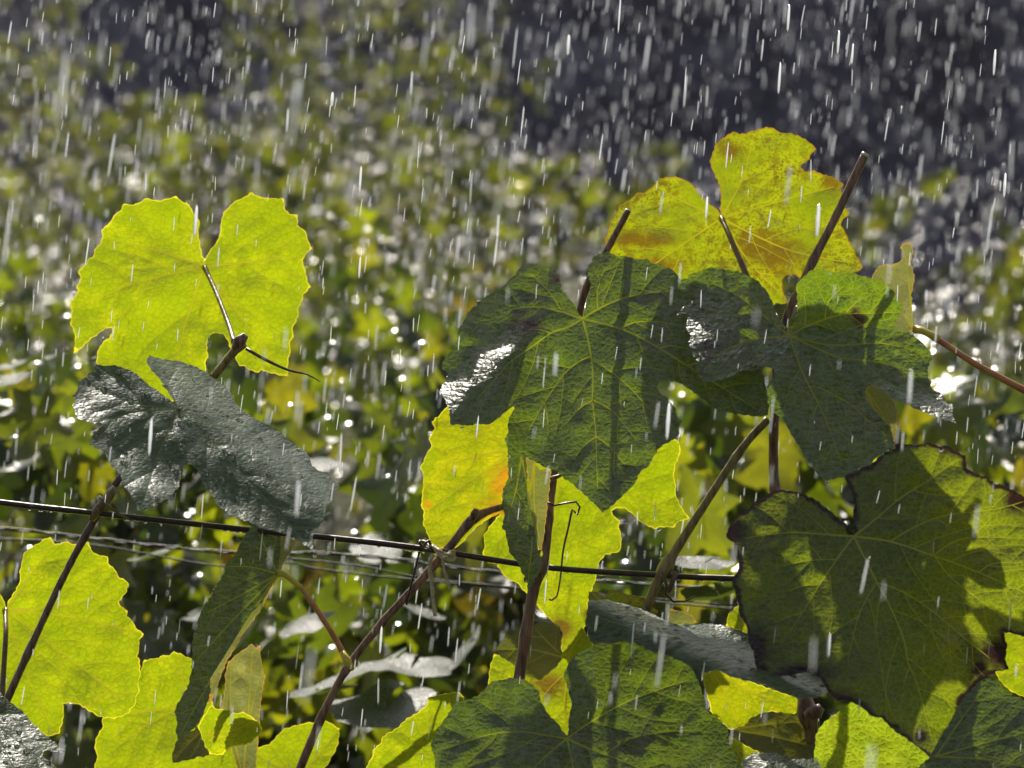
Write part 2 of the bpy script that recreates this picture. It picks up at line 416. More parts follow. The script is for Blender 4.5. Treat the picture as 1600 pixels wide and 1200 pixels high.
def rot_for(r, flat=0.25):
    """leaf blades hang: normal leaning up and outward, stalk end high"""
    if r.random() < flat: tilt = r.uniform(45, 85)       # nearly level blade: catches the sun as glare
    else: tilt = r.uniform(-25, 45)
    yaw = r.gauss(0, 45); roll = r.gauss(0, 25)
    from mathutils import Euler
    # blade built in XY with tip towards -Y; stand it up (tip down), tilt backwards
    return Euler((R(90 - tilt), R(roll), R(yaw)), 'XYZ').to_matrix()

def foliage_mesh(name, spots, r, flat=0.10):
    VV, FF, RR = [], [], []; off = 0
    for (p, s) in spots:
        tv, tf = TEMPL[r.randrange(3)]
        mt = np.array(rot_for(r, flat)) * s
        VV.append(tv @ mt.T + np.array(p)); FF.append(tf + off); off += len(tv)
        RR += [r.random()] * len(tv)
    v = np.concatenate(VV); f = np.concatenate(FF)
    me = bpy.data.meshes.new(name)
    me.vertices.add(len(v)); me.vertices.foreach_set('co', v.ravel())
    me.loops.add(f.size); me.loops.foreach_set('vertex_index', f.ravel().astype(np.int32))
    me.polygons.add(len(f)); me.polygons.foreach_set('loop_start', np.arange(0, f.size, 3, dtype=np.int32))
    me.polygons.foreach_set('use_smooth', [True] * len(f))
    me.update(calc_edges=True)
    a = me.attributes.new('rnd', 'FLOAT', 'POINT'); a.data.foreach_set('value', RR)
    return me

def vine_trunk(root, h, r):
    mb = MB()
    x, y = 0, 0; pts = []
    for i in range(9):
        pts.append((x, y, -0.1 + h * i / 8)); x += r.gauss(0, 0.015); y += r.gauss(0, 0.01)
    mb.tube(pts, [0.032 - 0.0018 * i for i in range(9)], 7)
    for s in (-1, 1):
        q = Vector(pts[-2]); arm = [q + Vector((s * 0.5 * t, r.gauss(0, 0.004), 0.06 * math.sin(t * 2))) for t in (0, .2, .4, .6, .8, 1)]
        mb.tube(arm, [0.018, 0.015, 0.013, 0.011, 0.009, 0.007], 6)
    mb.build('trunk', bark_m, root)
    for k in range(4):
        x0 = r.uniform(-0.45, 0.45); c = MB(); lean = r.gauss(0, 0.12)
        c.tube([(x0 + lean * t, r.gauss(0, 0.01), h * 0.85 + t * 0.75) for t in (0, .25, .5, .75, 1)], [0.005, 0.0045, 0.004, 0.0035, 0.002], 5)
        c.build('shoot', cane_dk, root)

HALF = (sd + Vector((0, -1, 0))).normalized()
glint_m = None
def bg_glints(root, n, xr, zr, ys, r):  # small facets added for glints, turned midway between sun and camera
    global glint_m
    if glint_m is None:
        glint_m, nt = nodes('glint_film'); t = N(nt, 'ShaderNodeBsdfTransparent')
        wet_finish(nt, t.outputs[0], None, 0.20, 0.22)
    vs, fs = [], []
    for _ in range(n):
        c = Vector((r.uniform(*xr), r.gauss(0, ys), r.uniform(*zr)))
        nr = (HALF + Vector((r.gauss(0, .10), r.gauss(0, .10), r.gauss(0, .10)))).normalized()
        t = nr.orthogonal().normalized(); b = nr.cross(t); R0 = r.uniform(.0025, .0075); base = len(vs)
        for rr, hh in ((1, 0), (.6, .16)):
            for k in range(7):
                w = 2 * math.pi * k / 7
                vs.append(c + (t * math.cos(w) + b * math.sin(w)) * R0 * rr + nr * R0 * hh)
        vs.append(c + nr * R0 * .24)
        for k in range(7):
            k2 = (k + 1) % 7
            fs += [(base + k, base + k2, base + 7 + k2, base + 7 + k), (base + 7 + k, base + 7 + k2, base + 14)]
    tag(link('glint_facet', new_mesh('glint_facet', vs, fs), root, glint_m), kind='stuff')
ROWS = ['second', 'third', 'fourth', 'fifth', 'sixth', 'seventh', 'eighth']
# rows further up the slope, each vine one thing
rows = [(5.0, 1.0, 1.50), (7.2, 1.0, 1.5), (9.8, 1.1, 1.55), (13.0, 1.2, 1.6), (16.5, 1.3, 1.65), (20.5, 1.4, 1.7)]
for ri, (D, sp, top) in enumerate(rows):
    half = 0.18 * D * 1.35 + 0.4
    nv = int(2 * half / sp) + 1
    for k in range(nv):
        x = -half + sp * k + rng.uniform(-.1, .1)
        fx = x / (0.18 * D)              # -1..1 across the frame
        if D > 9 and fx > 0.22: continue
        if D > 12 and fx > 0.12: continue
        if D > 16 and (fx > 0.02 or -0.9 < fx < -0.55): continue
        gz = ground_z(x, D)
        px = 800 + fx * 800
        if px < -260 or px > 1860: continue
        LM = [(-150, 'just outside the left edge'), (60, 'at the left edge'), (215, 'above the left half of the heart shaped leaf'), (330, 'above the notch of the heart shaped leaf'), (440, 'above the right half of the heart shaped leaf'), (560, 'left of the centre, in the gap between the leaves'),
              (680, 'just left of the big dark leaf'), (800, 'above the left lobe of the big dark leaf'), (920, 'above the notch of the big dark leaf'), (1040, 'behind the left half of the speckled leaf'), (1180, 'behind the right half of the speckled leaf'), (1320, 'behind the cut stub'),
              (1450, 'above the curved red leaf stalk'), (1570, 'at the right edge'), (1750, 'just outside the right edge')]
        used_lm = globals().setdefault('used_lm', set())
        cand = sorted(LM, key=lambda q: abs(q[0] - px) + (10000 if (ri, q[1]) in used_lm else 0))
        side = cand[0][1]; used_lm.add((ri, side))
        root = empty('grape_vine', f'blurred grapevine in the {ROWS[ri+1]} row, {side}', 'grapevine',
                     'grapevines in rows up the slope behind', (x, D - CAMD, gz))
        r = random.Random(1000 + ri * 50 + k)
        tp = top + r.uniform(-.12, .22)
        if D > 16: tp += 0.5 * max(0, 1 - abs(fx + 0.25) * 2.5)
        vine_trunk(root, 0.8, r)
        spots = []
        for _ in range(1400 if ri < 2 else 1100):
            lx = r.uniform(-sp * .62, sp * .62); lz = 0.35 + (tp - 0.35) * r.random() ** 0.75
            lz += 0.14 * noise.noise(Vector(((x + lx) * 2.3, D, 5)))
            if noise.noise(Vector(((x + lx) * 5, lz * 5, D))) < -0.12: continue
            spots.append(((lx, r.gauss(0, 0.17), lz), r.uniform(0.028, 0.062)))
        o = link('foliage', foliage_mesh('foliage', spots, r), root, far_leaf if ri > 0 else near_leaf)
        tag(o, kind='stuff')
        bg_glints(root, 320 if ri < 3 else 260, (-sp * .5, sp * .5), (tp - .42, tp + .06), .2, r)

# nearest row: each leaf a part
nearm = []
for tv, tf in TEMPL:
    me = new_mesh('leaf', tv, tf); me.polygons.foreach_set('use_smooth', [True] * len(me.polygons)); me.materials.append(near_leaf); nearm.append(me)
for k, (x, D, lab) in enumerate([(-0.78, 3.0, 'out of focus grapevine with backlit leaves behind the grey wet leaf on the left'),
                                 (0.0, 2.95, 'out of focus grapevine with bright leaves behind the middle of the trellis wire'),
                                 (0.78, 3.05, 'out of focus grapevine with yellow leaves behind the brown edged leaf on the right')]):
    root = empty('grape_vine', lab, 'grapevine', 'grapevines in the next row', (x, D - CAMD, ground_z(x, D)))
    r = random.Random(50 + k)
    vine_trunk(root, 0.8, r)
    n = 0
    while n < 285:
        lx = r.uniform(-0.42, 0.42); lz = r.uniform(0.95, 1.60); ly = r.gauss(0, 0.16)
        lz += 0.06 * noise.noise(Vector(((x + lx) * 5, 2, 5)))
        if noise.noise(Vector(((x + lx) * 6, lz * 6, 4.4))) < -0.18: continue
        n += 1
        o = bpy.data.objects.new('leaf', nearm[r.randrange(3)])
        scene.collection.objects.link(o); o.parent = root
        s = r.uniform(0.035, 0.078)
        o.matrix_local = __import__('mathutils').Matrix.LocRotScale(Vector((lx, ly, lz)), rot_for(r, 0.12).to_quaternion(), Vector((s, s, s)))
    spots = []
    while len(spots) < 900:
        lx = r.uniform(-0.45, 0.45); lz = r.uniform(0.9, 1.62)
        if noise.noise(Vector(((x + lx) * 6, lz * 6, 4.4))) < -0.22: continue
        spots.append(((lx, r.gauss(0.05, 0.16), lz), r.uniform(0.03, 0.07)))
    tag(link('foliage', foliage_mesh('foliage', spots, r), root, near_leaf), kind='stuff')
    bg_glints(root, 200, (-.45, .45), (1.3, 1.68), .22, r)

wet_bg = bg_leaf_mat('wet_glossy_leaf', [(0.0, (0.06, 0.09, 0.01)), (1.0, (0.12, 0.17, 0.01))], (0.045, 0.080, 0.040), 0.50, 0.6)
wetm = []
PROF = [(math.sin(R(a)) * q_, -math.cos(R(a)) * q_) for a in range(-170, 171, 10) for q_ in [0.5 + 0.05 * math.cos(R(a) * 5) + 0.04 * math.cos(R(a)) + rng.uniform(-.012, .012)]]
for tv, tf in [leaf_template(c) for c in (0.8, -0.7, 1.1)]:
    me = new_mesh('leaf', tv, tf); me.polygons.foreach_set('use_smooth', [True] * len(me.polygons)); me.materials.append(wet_bg); wetm.append(me)
vines = [o for o in scene.objects if o.name.startswith('grape_vine') and o.get('group') == 'grapevines in the next row']
r = random.Random(4)
for (x, y, d, s_) in [(560, 1060, .42, .085), (640, 1048, .5, .08), (500, 1085, .45, .06), (600, 1110, .4, .09), (1090, 885, .3, .060), (1125, 930, .28, .065), (510, 715, .7, .05), (30, 580, .8, .07), (15, 600, .75, .05),
                      (590, 870, .7, .05), (470, 965, .6, .055), (250, 870, .5, .05), (720, 1030, .6, .06), (330, 960, .7, .05), (660, 960, .7, .045)]:
    root = min(vines, key=lambda v: abs(v.location.x - P(x, y, d).x))
    o = bpy.data.objects.new('leaf', wetm[r.randrange(3)]); scene.collection.objects.link(o); o.parent = root
    nr = (HALF + Vector((r.gauss(0, .22), .22 + (.38 if x in (1090, 1125) else 0) + r.gauss(0, .16), 0))).normalized()
    q = nr.to_track_quat('Z', 'Y')
    from mathutils import Matrix, Quaternion
    q = q @ Quaternion((0, 0, 1), r.uniform(0, 6.28))
    o.matrix_local = Matrix.LocRotScale(P(x, y, d) - root.location, q, Vector((s_ * .9, s_ * .9, s_ * .9)))
# ------------------------------------------------------------------ foreground leaves
def Z(ox, oy, s, pts): return [(ox + x / s, oy + y / s) for x, y in pts]
A_ = lambda pts: Z(80, 270, 3.2, pts)
B_ = lambda pts: Z(80, 520, 3.2, pts)
C_ = lambda pts: Z(640, 360, 3.2, pts)
D_ = lambda pts: Z(920, 170, 2.6667, pts)
E_ = lambda pts: Z(1020, 380, 3.2, pts)
F_ = lambda pts: Z(1100, 660, 3.2, pts)
G_ = lambda pts: Z(0, 800, 3.015, pts)
H_ = lambda pts: Z(560, 800, 2.6667, pts)
I_ = lambda pts: Z(620, 620, 3.2, pts)
J_ = lambda pts: Z(1080, 900, 3.077, pts)
K_ = lambda pts: Z(1200, 370, 4.0, pts)

def seg_dist(pts, segs):
    """distance from each point to the nearest of the segments (numpy, pixels)"""
    best = np.full(len(pts), 1e9)
    for (ax, ay, bx, by) in segs:
        dx, dy = bx - ax, by - ay
        L2 = dx * dx + dy * dy + 1e-9
        t = np.clip(((pts[:, 0] - ax) * dx + (pts[:, 1] - ay) * dy) / L2, 0, 1)
        d = np.hypot(pts[:, 0] - ax - t * dx, pts[:, 1] - ay - t * dy)
        best = np.minimum(best, d)
    return best
def inside(poly, x, y):
    c = False; j = len(poly) - 1
    for i in range(len(poly)):
        xi, yi = poly[i]; xj, yj = poly[j]
        if (yi > y) != (yj > y) and x < (xj - xi) * (y - yi) / (yj - yi) + xi: c = not c
        j = i
    return c
def inside_np(poly, pts):
    c = np.zeros(len(pts), bool); j = len(poly) - 1
    for i in range(len(poly)):
        xi, yi = poly[i]; xj, yj = poly[j]
        if yi != yj:
            m = ((yi > pts[:, 1]) != (yj > pts[:, 1])) & (pts[:, 0] < (xj - xi) * (pts[:, 1] - yi) / (yj - yi) + xi)
            c ^= m
        j = i
    return c
def segs_of(poly, closed=False):
    q = list(poly) + ([poly[0]] if closed else [])
    return [(a[0], a[1], b[0], b[1]) for a, b in zip(q, q[1:])]

leaf_no = 0
SURF = []                                 # (outline, depth function) for the drops of water
def grape_leaf(parent, outline, junction, d0, mat, vein='dark', tz=0.0, tx=0.0, ridge=None, veins=None, tips=None, wav=0.004, teeth=1.0,
               label=None, petiole=None, pet_mat=None, pet_r=3.2, spots=(), quilt=0.0009, step=6.0, vr=1.0, vr_scale=1.0, seed=None, auto2=True, drops=40):
    global leaf_no
    leaf_no += 1
    r = random.Random(seed if seed is not None else leaf_no * 17)
    jx, jy = junction
    # densify the margin, small saw teeth
    out = []
    acc = 0.0
    for i, a in enumerate(outline):
        b = outline[(i + 1) % len(outline)]
        ln = math.hypot(b[0] - a[0], b[1] - a[1])
        if ln < 0.4: continue
        n = max(1, int(round(ln / 4.5)))
        nx, ny = -(b[1] - a[1]) / ln, (b[0] - a[0]) / ln
        for k in range(n):
            t = k / n; acc += ln / n
            saw = ((acc % 13) / 13 - 0.5) * teeth * 2.2 + r.gauss(0, 0.35 * teeth)
            if k == 0: saw *= 0.3
            out.append((a[0] + (b[0] - a[0]) * t + nx * saw, a[1] + (b[1] - a[1]) * t + ny * saw))
    osegs = segs_of(out, True)
    # main veins
    mains = []
    if veins:
        mains = [[(jx, jy)] + list(v[0]) if v[1] is None else list(v[0]) for v in veins]
        ismain = [v[1] is None for v in veins]
    else:
        if not tips:
            arr = np.array(out); ang = np.arctan2(arr[:, 0] - jx, -(arr[:, 1] - jy)) % (2 * math.pi)
            rad = np.hypot(arr[:, 0] - jx, arr[:, 1] - jy)
            tips = []
            for c in (60, 120, 180, 240, 300):
                m = np.abs((np.degrees(ang) - c + 180) % 360 - 180) < 28
                if m.any():
                    i = np.argmax(np.where(m, rad, 0))
                    if rad[i] > 25: tips.append((float(arr[i, 0]), float(arr[i, 1])))
        for tp in tips:
            mx_, my_ = (jx + tp[0]) / 2, (jy + tp[1]) / 2
            k = r.uniform(-.07, .07)
            mid = (mx_ - (tp[1] - jy) * k, my_ + (tp[0] - jx) * k)
            mains.append([(jx, jy), mid, (jx + (tp[0] - jx) * .97, jy + (tp[1] - jy) * .97)])
        ismain = [True] * len(mains)
    poly_m = [[(p.x, p.y) for p in catmull([(x, y, 0) for x, y in v], 7)] for v in mains]
    # secondary veins
    trees = []
    allseg = [s for v in poly_m for s in segs_of(v)]
    for vi, v in enumerate(poly_m):
        L = sum(math.hypot(b[0] - a[0], b[1] - a[1]) for a, b in zip(v, v[1:]))
        tree = [(v, (2.3 if ismain[vi] else 1.5) * vr, 0.55)]
        others = [s for k, w in enumerate(poly_m) if k != vi for s in segs_of(w)[3:]]
        if auto2 and L > 60:
            dist = L * 0.2; side = r.choice((-1, 1)); cum = 0.0
            gap = 44 if ismain[vi] else 38
            for a, b in zip(v, v[1:]):
                cum += math.hypot(b[0] - a[0], b[1] - a[1])
                if cum >= dist and cum < L * 0.93:
                    dist += gap * r.uniform(.6, 1.2) * 0.75; side = -side
                    tx_, ty_ = b[0] - a[0], b[1] - a[1]
                    h = math.atan2(ty_, tx_); q = h + side * R(r.uniform(42, 58))
                    x, y = b; br = [(x, y)]
                    for _ in range(int((L - cum) * 0.75 / 7) + 3):
                        q += (h - q) * 0.045 + r.gauss(0, .03)
                        x += math.cos(q) * 7; y += math.sin(q) * 7
                        if not inside(out, x, y): break
                        if others and seg_dist(np.array([[x, y]]), others)[0] < 9: break
                        br.append((x, y))
                    if len(br) > 3: tree.append((br, 0.85 * vr, 0.3))
        trees.append(tree)
    vsegs = [s for t in trees for (pl, ra, rb) in t for s in segs_of(pl[::2] if len(pl) > 6 else pl)]
    def depth(p):
        u = (p[:, 0] - jx) * S; w = (jy - p[:, 1]) * S
        d = d0 + tz * w + tx * u
        if ridge is not None: d = d + ridge(u, w, p)
        nz = np.array([noise.noise(Vector((a * 28 + leaf_no * 7, b * 28, 0))) + 0.35 * noise.noise(Vector((a * 80, b * 80 + leaf_no, 2))) for a, b in zip(u, w)])
        d = d + nz * wav
        if vsegs and quilt: d = d + quilt * np.exp(-seg_dist(p, vsegs) / 7.0)
        return d
    arr = np.array(out)
    x0, y0 = arr.min(0); x1, y1 = arr.max(0)
    x0 = max(x0, -120); x1 = min(x1, 1720); y1 = min(y1, 1330)
    pts = []
    row = 0; y = y0
    while y < y1:
        x = x0 + (step / 2 if row % 2 else 0)
        while x < x1:
            pts.append((x + r.uniform(-.8, .8), y + r.uniform(-.8, .8))); x += step
        y += step * 0.866; row += 1
    pts = np.array(pts)
    pts = pts[inside_np(out, pts)]
    pts = pts[seg_dist(pts, osegs) > step * 0.45]
    allp = [Vector(p) for p in out]; edges = []
    vlist = []                            # (tree index, centre line, half width at root, at tip)
    for ti, tree in enumerate(trees):
        for (pl, ra, rb) in tree:
            w0, w1 = ra * .72 * vr_scale, rb * .8 * vr_scale
            cl = [p for p in pl if inside(out, p[0], p[1])]
            if len(cl) < 3: continue
            vlist.append((ti, cl, w0, w1))
            n = len(cl); rails = ([], [])
            for i, (x, y) in enumerate(cl):
                a_, b_ = cl[max(i - 1, 0)], cl[min(i + 1, n - 1)]
                tx_, ty_ = b_[0] - a_[0], b_[1] - a_[1]; l_ = math.hypot(tx_, ty_) + 1e-9
                w = w0 + (w1 - w0) * i / (n - 1)
                if i == n - 1: w *= .2
                for sgn, rl in ((1, rails[0]), (-1, rails[1])):
                    qx, qy = x - ty_ / l_ * w * sgn, y + tx_ / l_ * w * sgn
                    rl.append((qx, qy))
            for rl in rails:
                prev = None
                for (qx, qy) in rl:
                    if not inside(out, qx, qy): prev = None; continue
                    allp.append(Vector((qx, qy)))
                    if prev is not None: edges.append((prev, len(allp) - 1))
                    prev = len(allp) - 1
    if vsegs:
        pts = pts[seg_dist(pts, vsegs) > 3.2]
    allp += [Vector((float(a), float(b))) for a, b in pts]
    res = delaunay_2d_cdt(allp, edges, [list(range(len(out)))], 1, 1e-4)
    vv = np.array([(v.x, v.y) for v in res[0]])
    tri = np.array([tuple(f)[:3] for f in res[2]])
    cen = vv[tri].mean(1)
    owner = np.full(len(tri), -1)
    for (ti, cl, w0, w1) in vlist:
        n = len(cl)
        for i in range(n - 1):
            w = w0 + (w1 - w0) * (i + .5) / (n - 1)
            ax, ay = cl[i]; bx, by = cl[i + 1]
            near = np.nonzero((np.abs(cen[:, 0] - (ax + bx) / 2) < 9) & (np.abs(cen[:, 1] - (ay + by) / 2) < 9) & (owner < 0))[0]
            if len(near):
                d_ = seg_dist(cen[near], [(ax, ay, bx, by)])
                owner[near[d_ < w * .98]] = ti
    dd = depth(vv)
    co = [P(x, y, d) for (x, y), d in zip(vv, dd)]
    co = np.array([tuple(c) for c in co])
    e = seg_dist(vv, osegs) * S
    sp = np.zeros(len(vv))
    for s_ in spots:
        sx, sy, sr = s_[:3]; ex = s_[3] if len(s_) > 3 else 1.0
        sp = np.maximum(sp, 1.3 * np.exp(-(((vv[:, 0] - sx) / (sr * ex)) ** 2 + ((vv[:, 1] - sy) / sr) ** 2)))
    uva = np.stack([(vv[:, 0] - jx) * S + leaf_no * 0.37, (jy - vv[:, 1]) * S * math.hypot(1, tz)], 1)
    v0, v1, v2 = co[tri[:, 0]], co[tri[:, 1]], co[tri[:, 2]]
    if np.cross(v1 - v0, v2 - v0)[:, 1].sum() > 0: tri = tri[:, ::-1]     # normals towards the camera
    def piece(name, sel, mt, par):
        t = tri[sel]; used, inv = np.unique(t.ravel(), return_inverse=True)
        me = new_mesh(name, co[used], inv.reshape(-1, 3))
        ul = me.uv_layers.new(name='UVMap')
        li = np.empty(len(me.loops), np.int32); me.loops.foreach_get('vertex_index', li)
        ul.data.foreach_set('uv', uva[used][li].ravel())
        a = me.attributes.new('edge', 'FLOAT', 'POINT'); a.data.foreach_set('value', e[used])
        a = me.attributes.new('spot', 'FLOAT', 'POINT'); a.data.foreach_set('value', sp[used])
        return link(name, me, par, mt)
    lo = piece('leaf', owner < 0, mat, parent)
    tag(lo, label)
    for ti in range(len(trees)):
        if (owner == ti).sum() > 3: piece('vein', owner == ti, V[vein], lo)
    if petiole:
        pp = catmull([P(jx, jy, float(depth(np.array([[jx, jy]]))[0]) - 0.001)] + [P(*q) for q in petiole], 0.004)
        mb = MB(); n = len(pp)
        mb.tube(pp, [pet_r * S * (1.25 if i < 2 else 1.0 + 0.25 * (i / n) ** 3) for i in range(n)], 8)
        mb.build('petiole', pet_mat or pet_brn, lo)
    SURF.append((out, depth, lo, drops, (jx, jy)))
    return lo

def cane_obj(parent, pts, radii, mat, name='cane', nodes_at=(), sides=10):
    q = catmull([P(*p) for p in pts], 0.004)
    n = len(q); rr = []
    rad0 = max(radii) * S; k_ = 0; extra = []
    if rad0 > 4.4 * S and n > 25:
        st = int(.075 / .004); extra = list(range(st // 2, n - 3, st))
    for i in range(n):
        t = i / (n - 1) * (len(radii) - 1); k = min(int(t), len(radii) - 2)
        rad = (radii[k] + (radii[k + 1] - radii[k]) * (t - k)) * S
        for na in nodes_at:
            dd = (q[i] - P(*na)).length
            rad *= 1 + 0.45 * math.exp(-(dd / 0.005) ** 2)
        for x_ in extra: rad *= 1 + 0.22 * math.exp(-((i - x_) / 1.1) ** 2)
        rr.append(rad * (1 + 0.09 * noise.noise(q[i] * 170)))
    mb = MB(); mb.tube(q, rr, sides); return mb.build(name, mat, parent)

G_SH = 'grapevine shoots in the foreground'
shA = empty('vine_shoot', 'leftmost brown cane leaning right, carrying the heart shaped yellow leaf and a grey wet leaf', 'vine shoot', G_SH, P(10, 1100, .01))
shB = empty('vine_shoot', 'slanting reddish cane tied to the wire with twine, with a narrow folded dark leaf', 'vine shoot', G_SH, P(463, 1205, .0))
shC = empty('vine_shoot', 'upright reddish brown cane in the centre, carrying the biggest dark green leaf', 'vine shoot', G_SH, P(812, 1060, .0))
shD = empty('vine_shoot', 'olive brown cane leaning right towards the cut stub, with a rippled wet leaf below', 'vine shoot', G_SH, P(1008, 955, .0))
shE = empty('vine_shoot', 'tallest cane ending in a pale cut stub in front of the brown speckled yellow leaf', 'vine shoot', G_SH, P(1265, 1200, .0))
for s_ in (shA, shB, shC, shD, shE):
    s_['_o'] = 0
    del s_['_o']
def sub(parent):
    return parent
# children are built in world coordinates; give each shoot an inverse so that nothing moves
def settle(root):
    inv = root.matrix_basis.inverted()
    for c in root.children: c.matrix_parent_inverse = inv

# --- shoot A
grape_leaf(shA, A_([(765,440),(745,370),(735,300),(742,240),(715,205),(690,160),(650,140),(625,115),(600,125),(565,130),(548,140),(515,135),(470,128),(450,145),(410,160),(360,155),(350,185),(310,215),(300,240),(250,285),(255,325),(245,355),(215,385),(215,410),(182,435),(180,450),(135,490),(148,530),(125,575),(130,600),(90,655),(105,690),(95,750),(115,800),(118,840),(115,890),(112,905),(140,885),(190,840),(215,820),(270,780),(300,775),(308,795),(290,825),(258,845),(232,890),(225,950),(260,1040),(380,1130),(520,1180),(600,1145),(680,1100),(740,1020),(775,985),(772,965),(785,905),(778,890),(782,830),(800,806),(830,800),(860,805),(885,840),(900,890),(920,920),(940,965),(965,965),(990,985),(1035,1000),(1050,985),(1090,1000),(1185,1018),(1185,940),(1198,890),(1190,850),(1212,820),(1205,780),(1235,720),(1235,670),(1255,640),(1258,610),(1298,570),(1280,540),(1270,480),(1258,450),(1270,410),(1305,380),(1285,340),(1270,290),(1230,260),(1232,210),(1190,205),(1165,175),(1165,130),(1110,128),(1065,125),(1025,115),(1005,97),(960,125),(920,140),(885,175),(860,200),(850,240),(845,300),(825,350),(790,395),(770,430)]),
    (319, 417), .10, M['yellow'], 'yellow', tz=-.30, tx=.08, wav=.005,
    tips=[(160, 372), (118, 480), (265, 620), (440, 580), (478, 400)], label='heart shaped yellow green leaf lit through from behind',
    petiole=[(330, 440, .085), (345, 475, .06), (358, 510, .035), (366, 535, .012)], pet_r=4.0, seed=3,
    spots=[(300, 470, 30)] if False else ())
grape_leaf(shA, B_([(630,375),(600,340),(560,310),(520,280),(490,265),(450,225),(410,195),(370,180),(320,160),(270,165),(225,157),(215,170),(225,190),(190,200),(180,220),(140,240),(135,255),(130,290),(115,305),(105,315),(120,330),(118,350),(105,360),(120,380),(118,400),(125,425),(160,435),(200,448),(260,452),(240,475),(215,500),(200,530),(195,560),(235,580),(270,600),(280,630),(295,660),(330,690),(350,720),(360,760),(390,800),(405,830),(435,870),(455,885),(480,880),(500,865),(540,850),(580,830),(610,800),(635,780),(645,740),(650,700),(660,665),(690,655),(720,675),(745,705),(760,750),(790,800),(830,860),(880,900),(940,930),(980,940),(1030,965),(1090,985),(1150,1000),(1200,1020),(1245,1045),(1290,1075),(1318,1105),(1310,1060),(1308,1030),(1315,1000),(1340,970),(1360,930),(1400,895),(1370,900),(1375,870),(1410,830),(1400,810),(1415,790),(1443,772),(1420,745),(1390,715),(1340,690),(1305,665),(1290,620),(1270,590),(1200,550),(1150,500),(1100,465),(1040,440),(1000,420),(950,380),(915,340),(890,290),(850,250),(800,220),(750,185),(700,160),(640,140),(590,135),(530,125),(490,112),(478,130),(485,165),(515,200),(545,235),(570,280),(595,315),(620,350)]),
    (279, 640), -.085, M['wet'], 'wet', tz=.84, tx=.28, wav=.004, quilt=.0012, drops=150,
    ridge=lambda u, w, p: .025 * np.tanh((w * .8 + u * .62 - .018) / .012) + .005 * np.tanh((w + u * .45 + .054) / .008) + .007 * np.tanh((w + .004) / .01) * np.exp(-((u + .062) / .016) ** 2),
    tips=[(135, 600), (150, 660), (222, 790), (480, 850), (525, 765), (240, 565)], vr=.8, label='grey green wet leaf with white glare, spread like a hand', seed=5,
    petiole=[(276, 655, .0), (300, 640, .02), (335, 600, .02)], pet_r=2.5)
grape_leaf(shA, G_([(32,450),(38,420),(75,370),(95,320),(95,270),(108,215),(115,190),(155,160),(180,150),(200,130),(238,118),(255,145),(260,152),(320,138),(330,148),(380,155),(418,140),(430,180),(470,205),(508,210),(510,240),(540,270),(555,300),(600,330),(608,350),(590,385),(560,420),(570,445),(600,465),(595,490),(625,515),(640,545),(678,575),(655,605),(655,640),(645,680),(660,700),(658,740),(665,760),(650,800),(655,850),(640,870),(640,900),(600,950),(540,975),(470,965),(420,940),(380,910),(330,898),(295,903),(300,940),(295,980),(280,1045),(225,1058),(180,1020),(100,1000),(60,960),(20,900),(-60,900),(-200,850),(-260,600),(-200,430),(-100,350),(-20,360),(0,385),(15,410),(28,450)]),
    (8, 953), .055, M['yellow'], 'yellow', tz=-.25, tx=-.05, wav=.005, tips=[(85, 845), (200, 915), (222, 990), (200, 1100), (85, 1145)],
    label='large yellow green leaf cut off by the left edge of the photo', petiole=[(9, 990, .03), (6, 1040, .02), (3, 1092, .012)], pet_r=4.2, seed=6)
grape_leaf(shA, G_([(-80,780),(10,862),(50,897),(100,930),(150,990),(200,1040),(250,1080),(310,1130),(270,1130),(210,1125),(200,1150),(240,1180),(300,1240),(-60,1300),(-100,1000)]),
    (-20, 1120), -.08, M['wet'], 'wet', tz=1.15, tx=.3, wav=.004, label='grey wet leaf in the bottom left corner', drops=50, seed=8)
cane_obj(shA, [(8,1100,.0),(60,985,.002),(105,890,.004),(150,808,.006),(185,750,.01),(255,670,.03),(330,590,.03),(360,556,.02),(378,536,.015)], [6.5,6,5.8,5.6,5.6,5.2,5,5.8,6.5], cane_dk, nodes_at=[(158,795,.006),(378,536,.015)])
cane_obj(shA, [(143,812,.001),(152,798,-.001),(163,785,.001),(180,762,.005)], [5.5,8.5,8.0,5.5], cane_ol, 'node')
cane_obj(shA, [(365,545,.01),(374,534,.008),(384,524,.006)], [5,11,5], cane, 'bud')
cane_obj(shA, [(335,588,.02),(352,566,.017),(372,542,.012)], [6.6,6.4,7], cane_ol, 'green_stem')
cane_obj(shA, [(385,545,.01),(415,562,.005),(450,578,.0),(480,585,.0),(500,596,.0)], [2.8,2.5,2.2,1.6,1.0], tend_m, 'tendril', sides=6)
cane_obj(shA, [(156,775,.0),(166,788,-.008),(186,803,-.01),(212,816,-.008)], [2.2,2.0,1.6,.8], tend_m, 'tendril', sides=6)

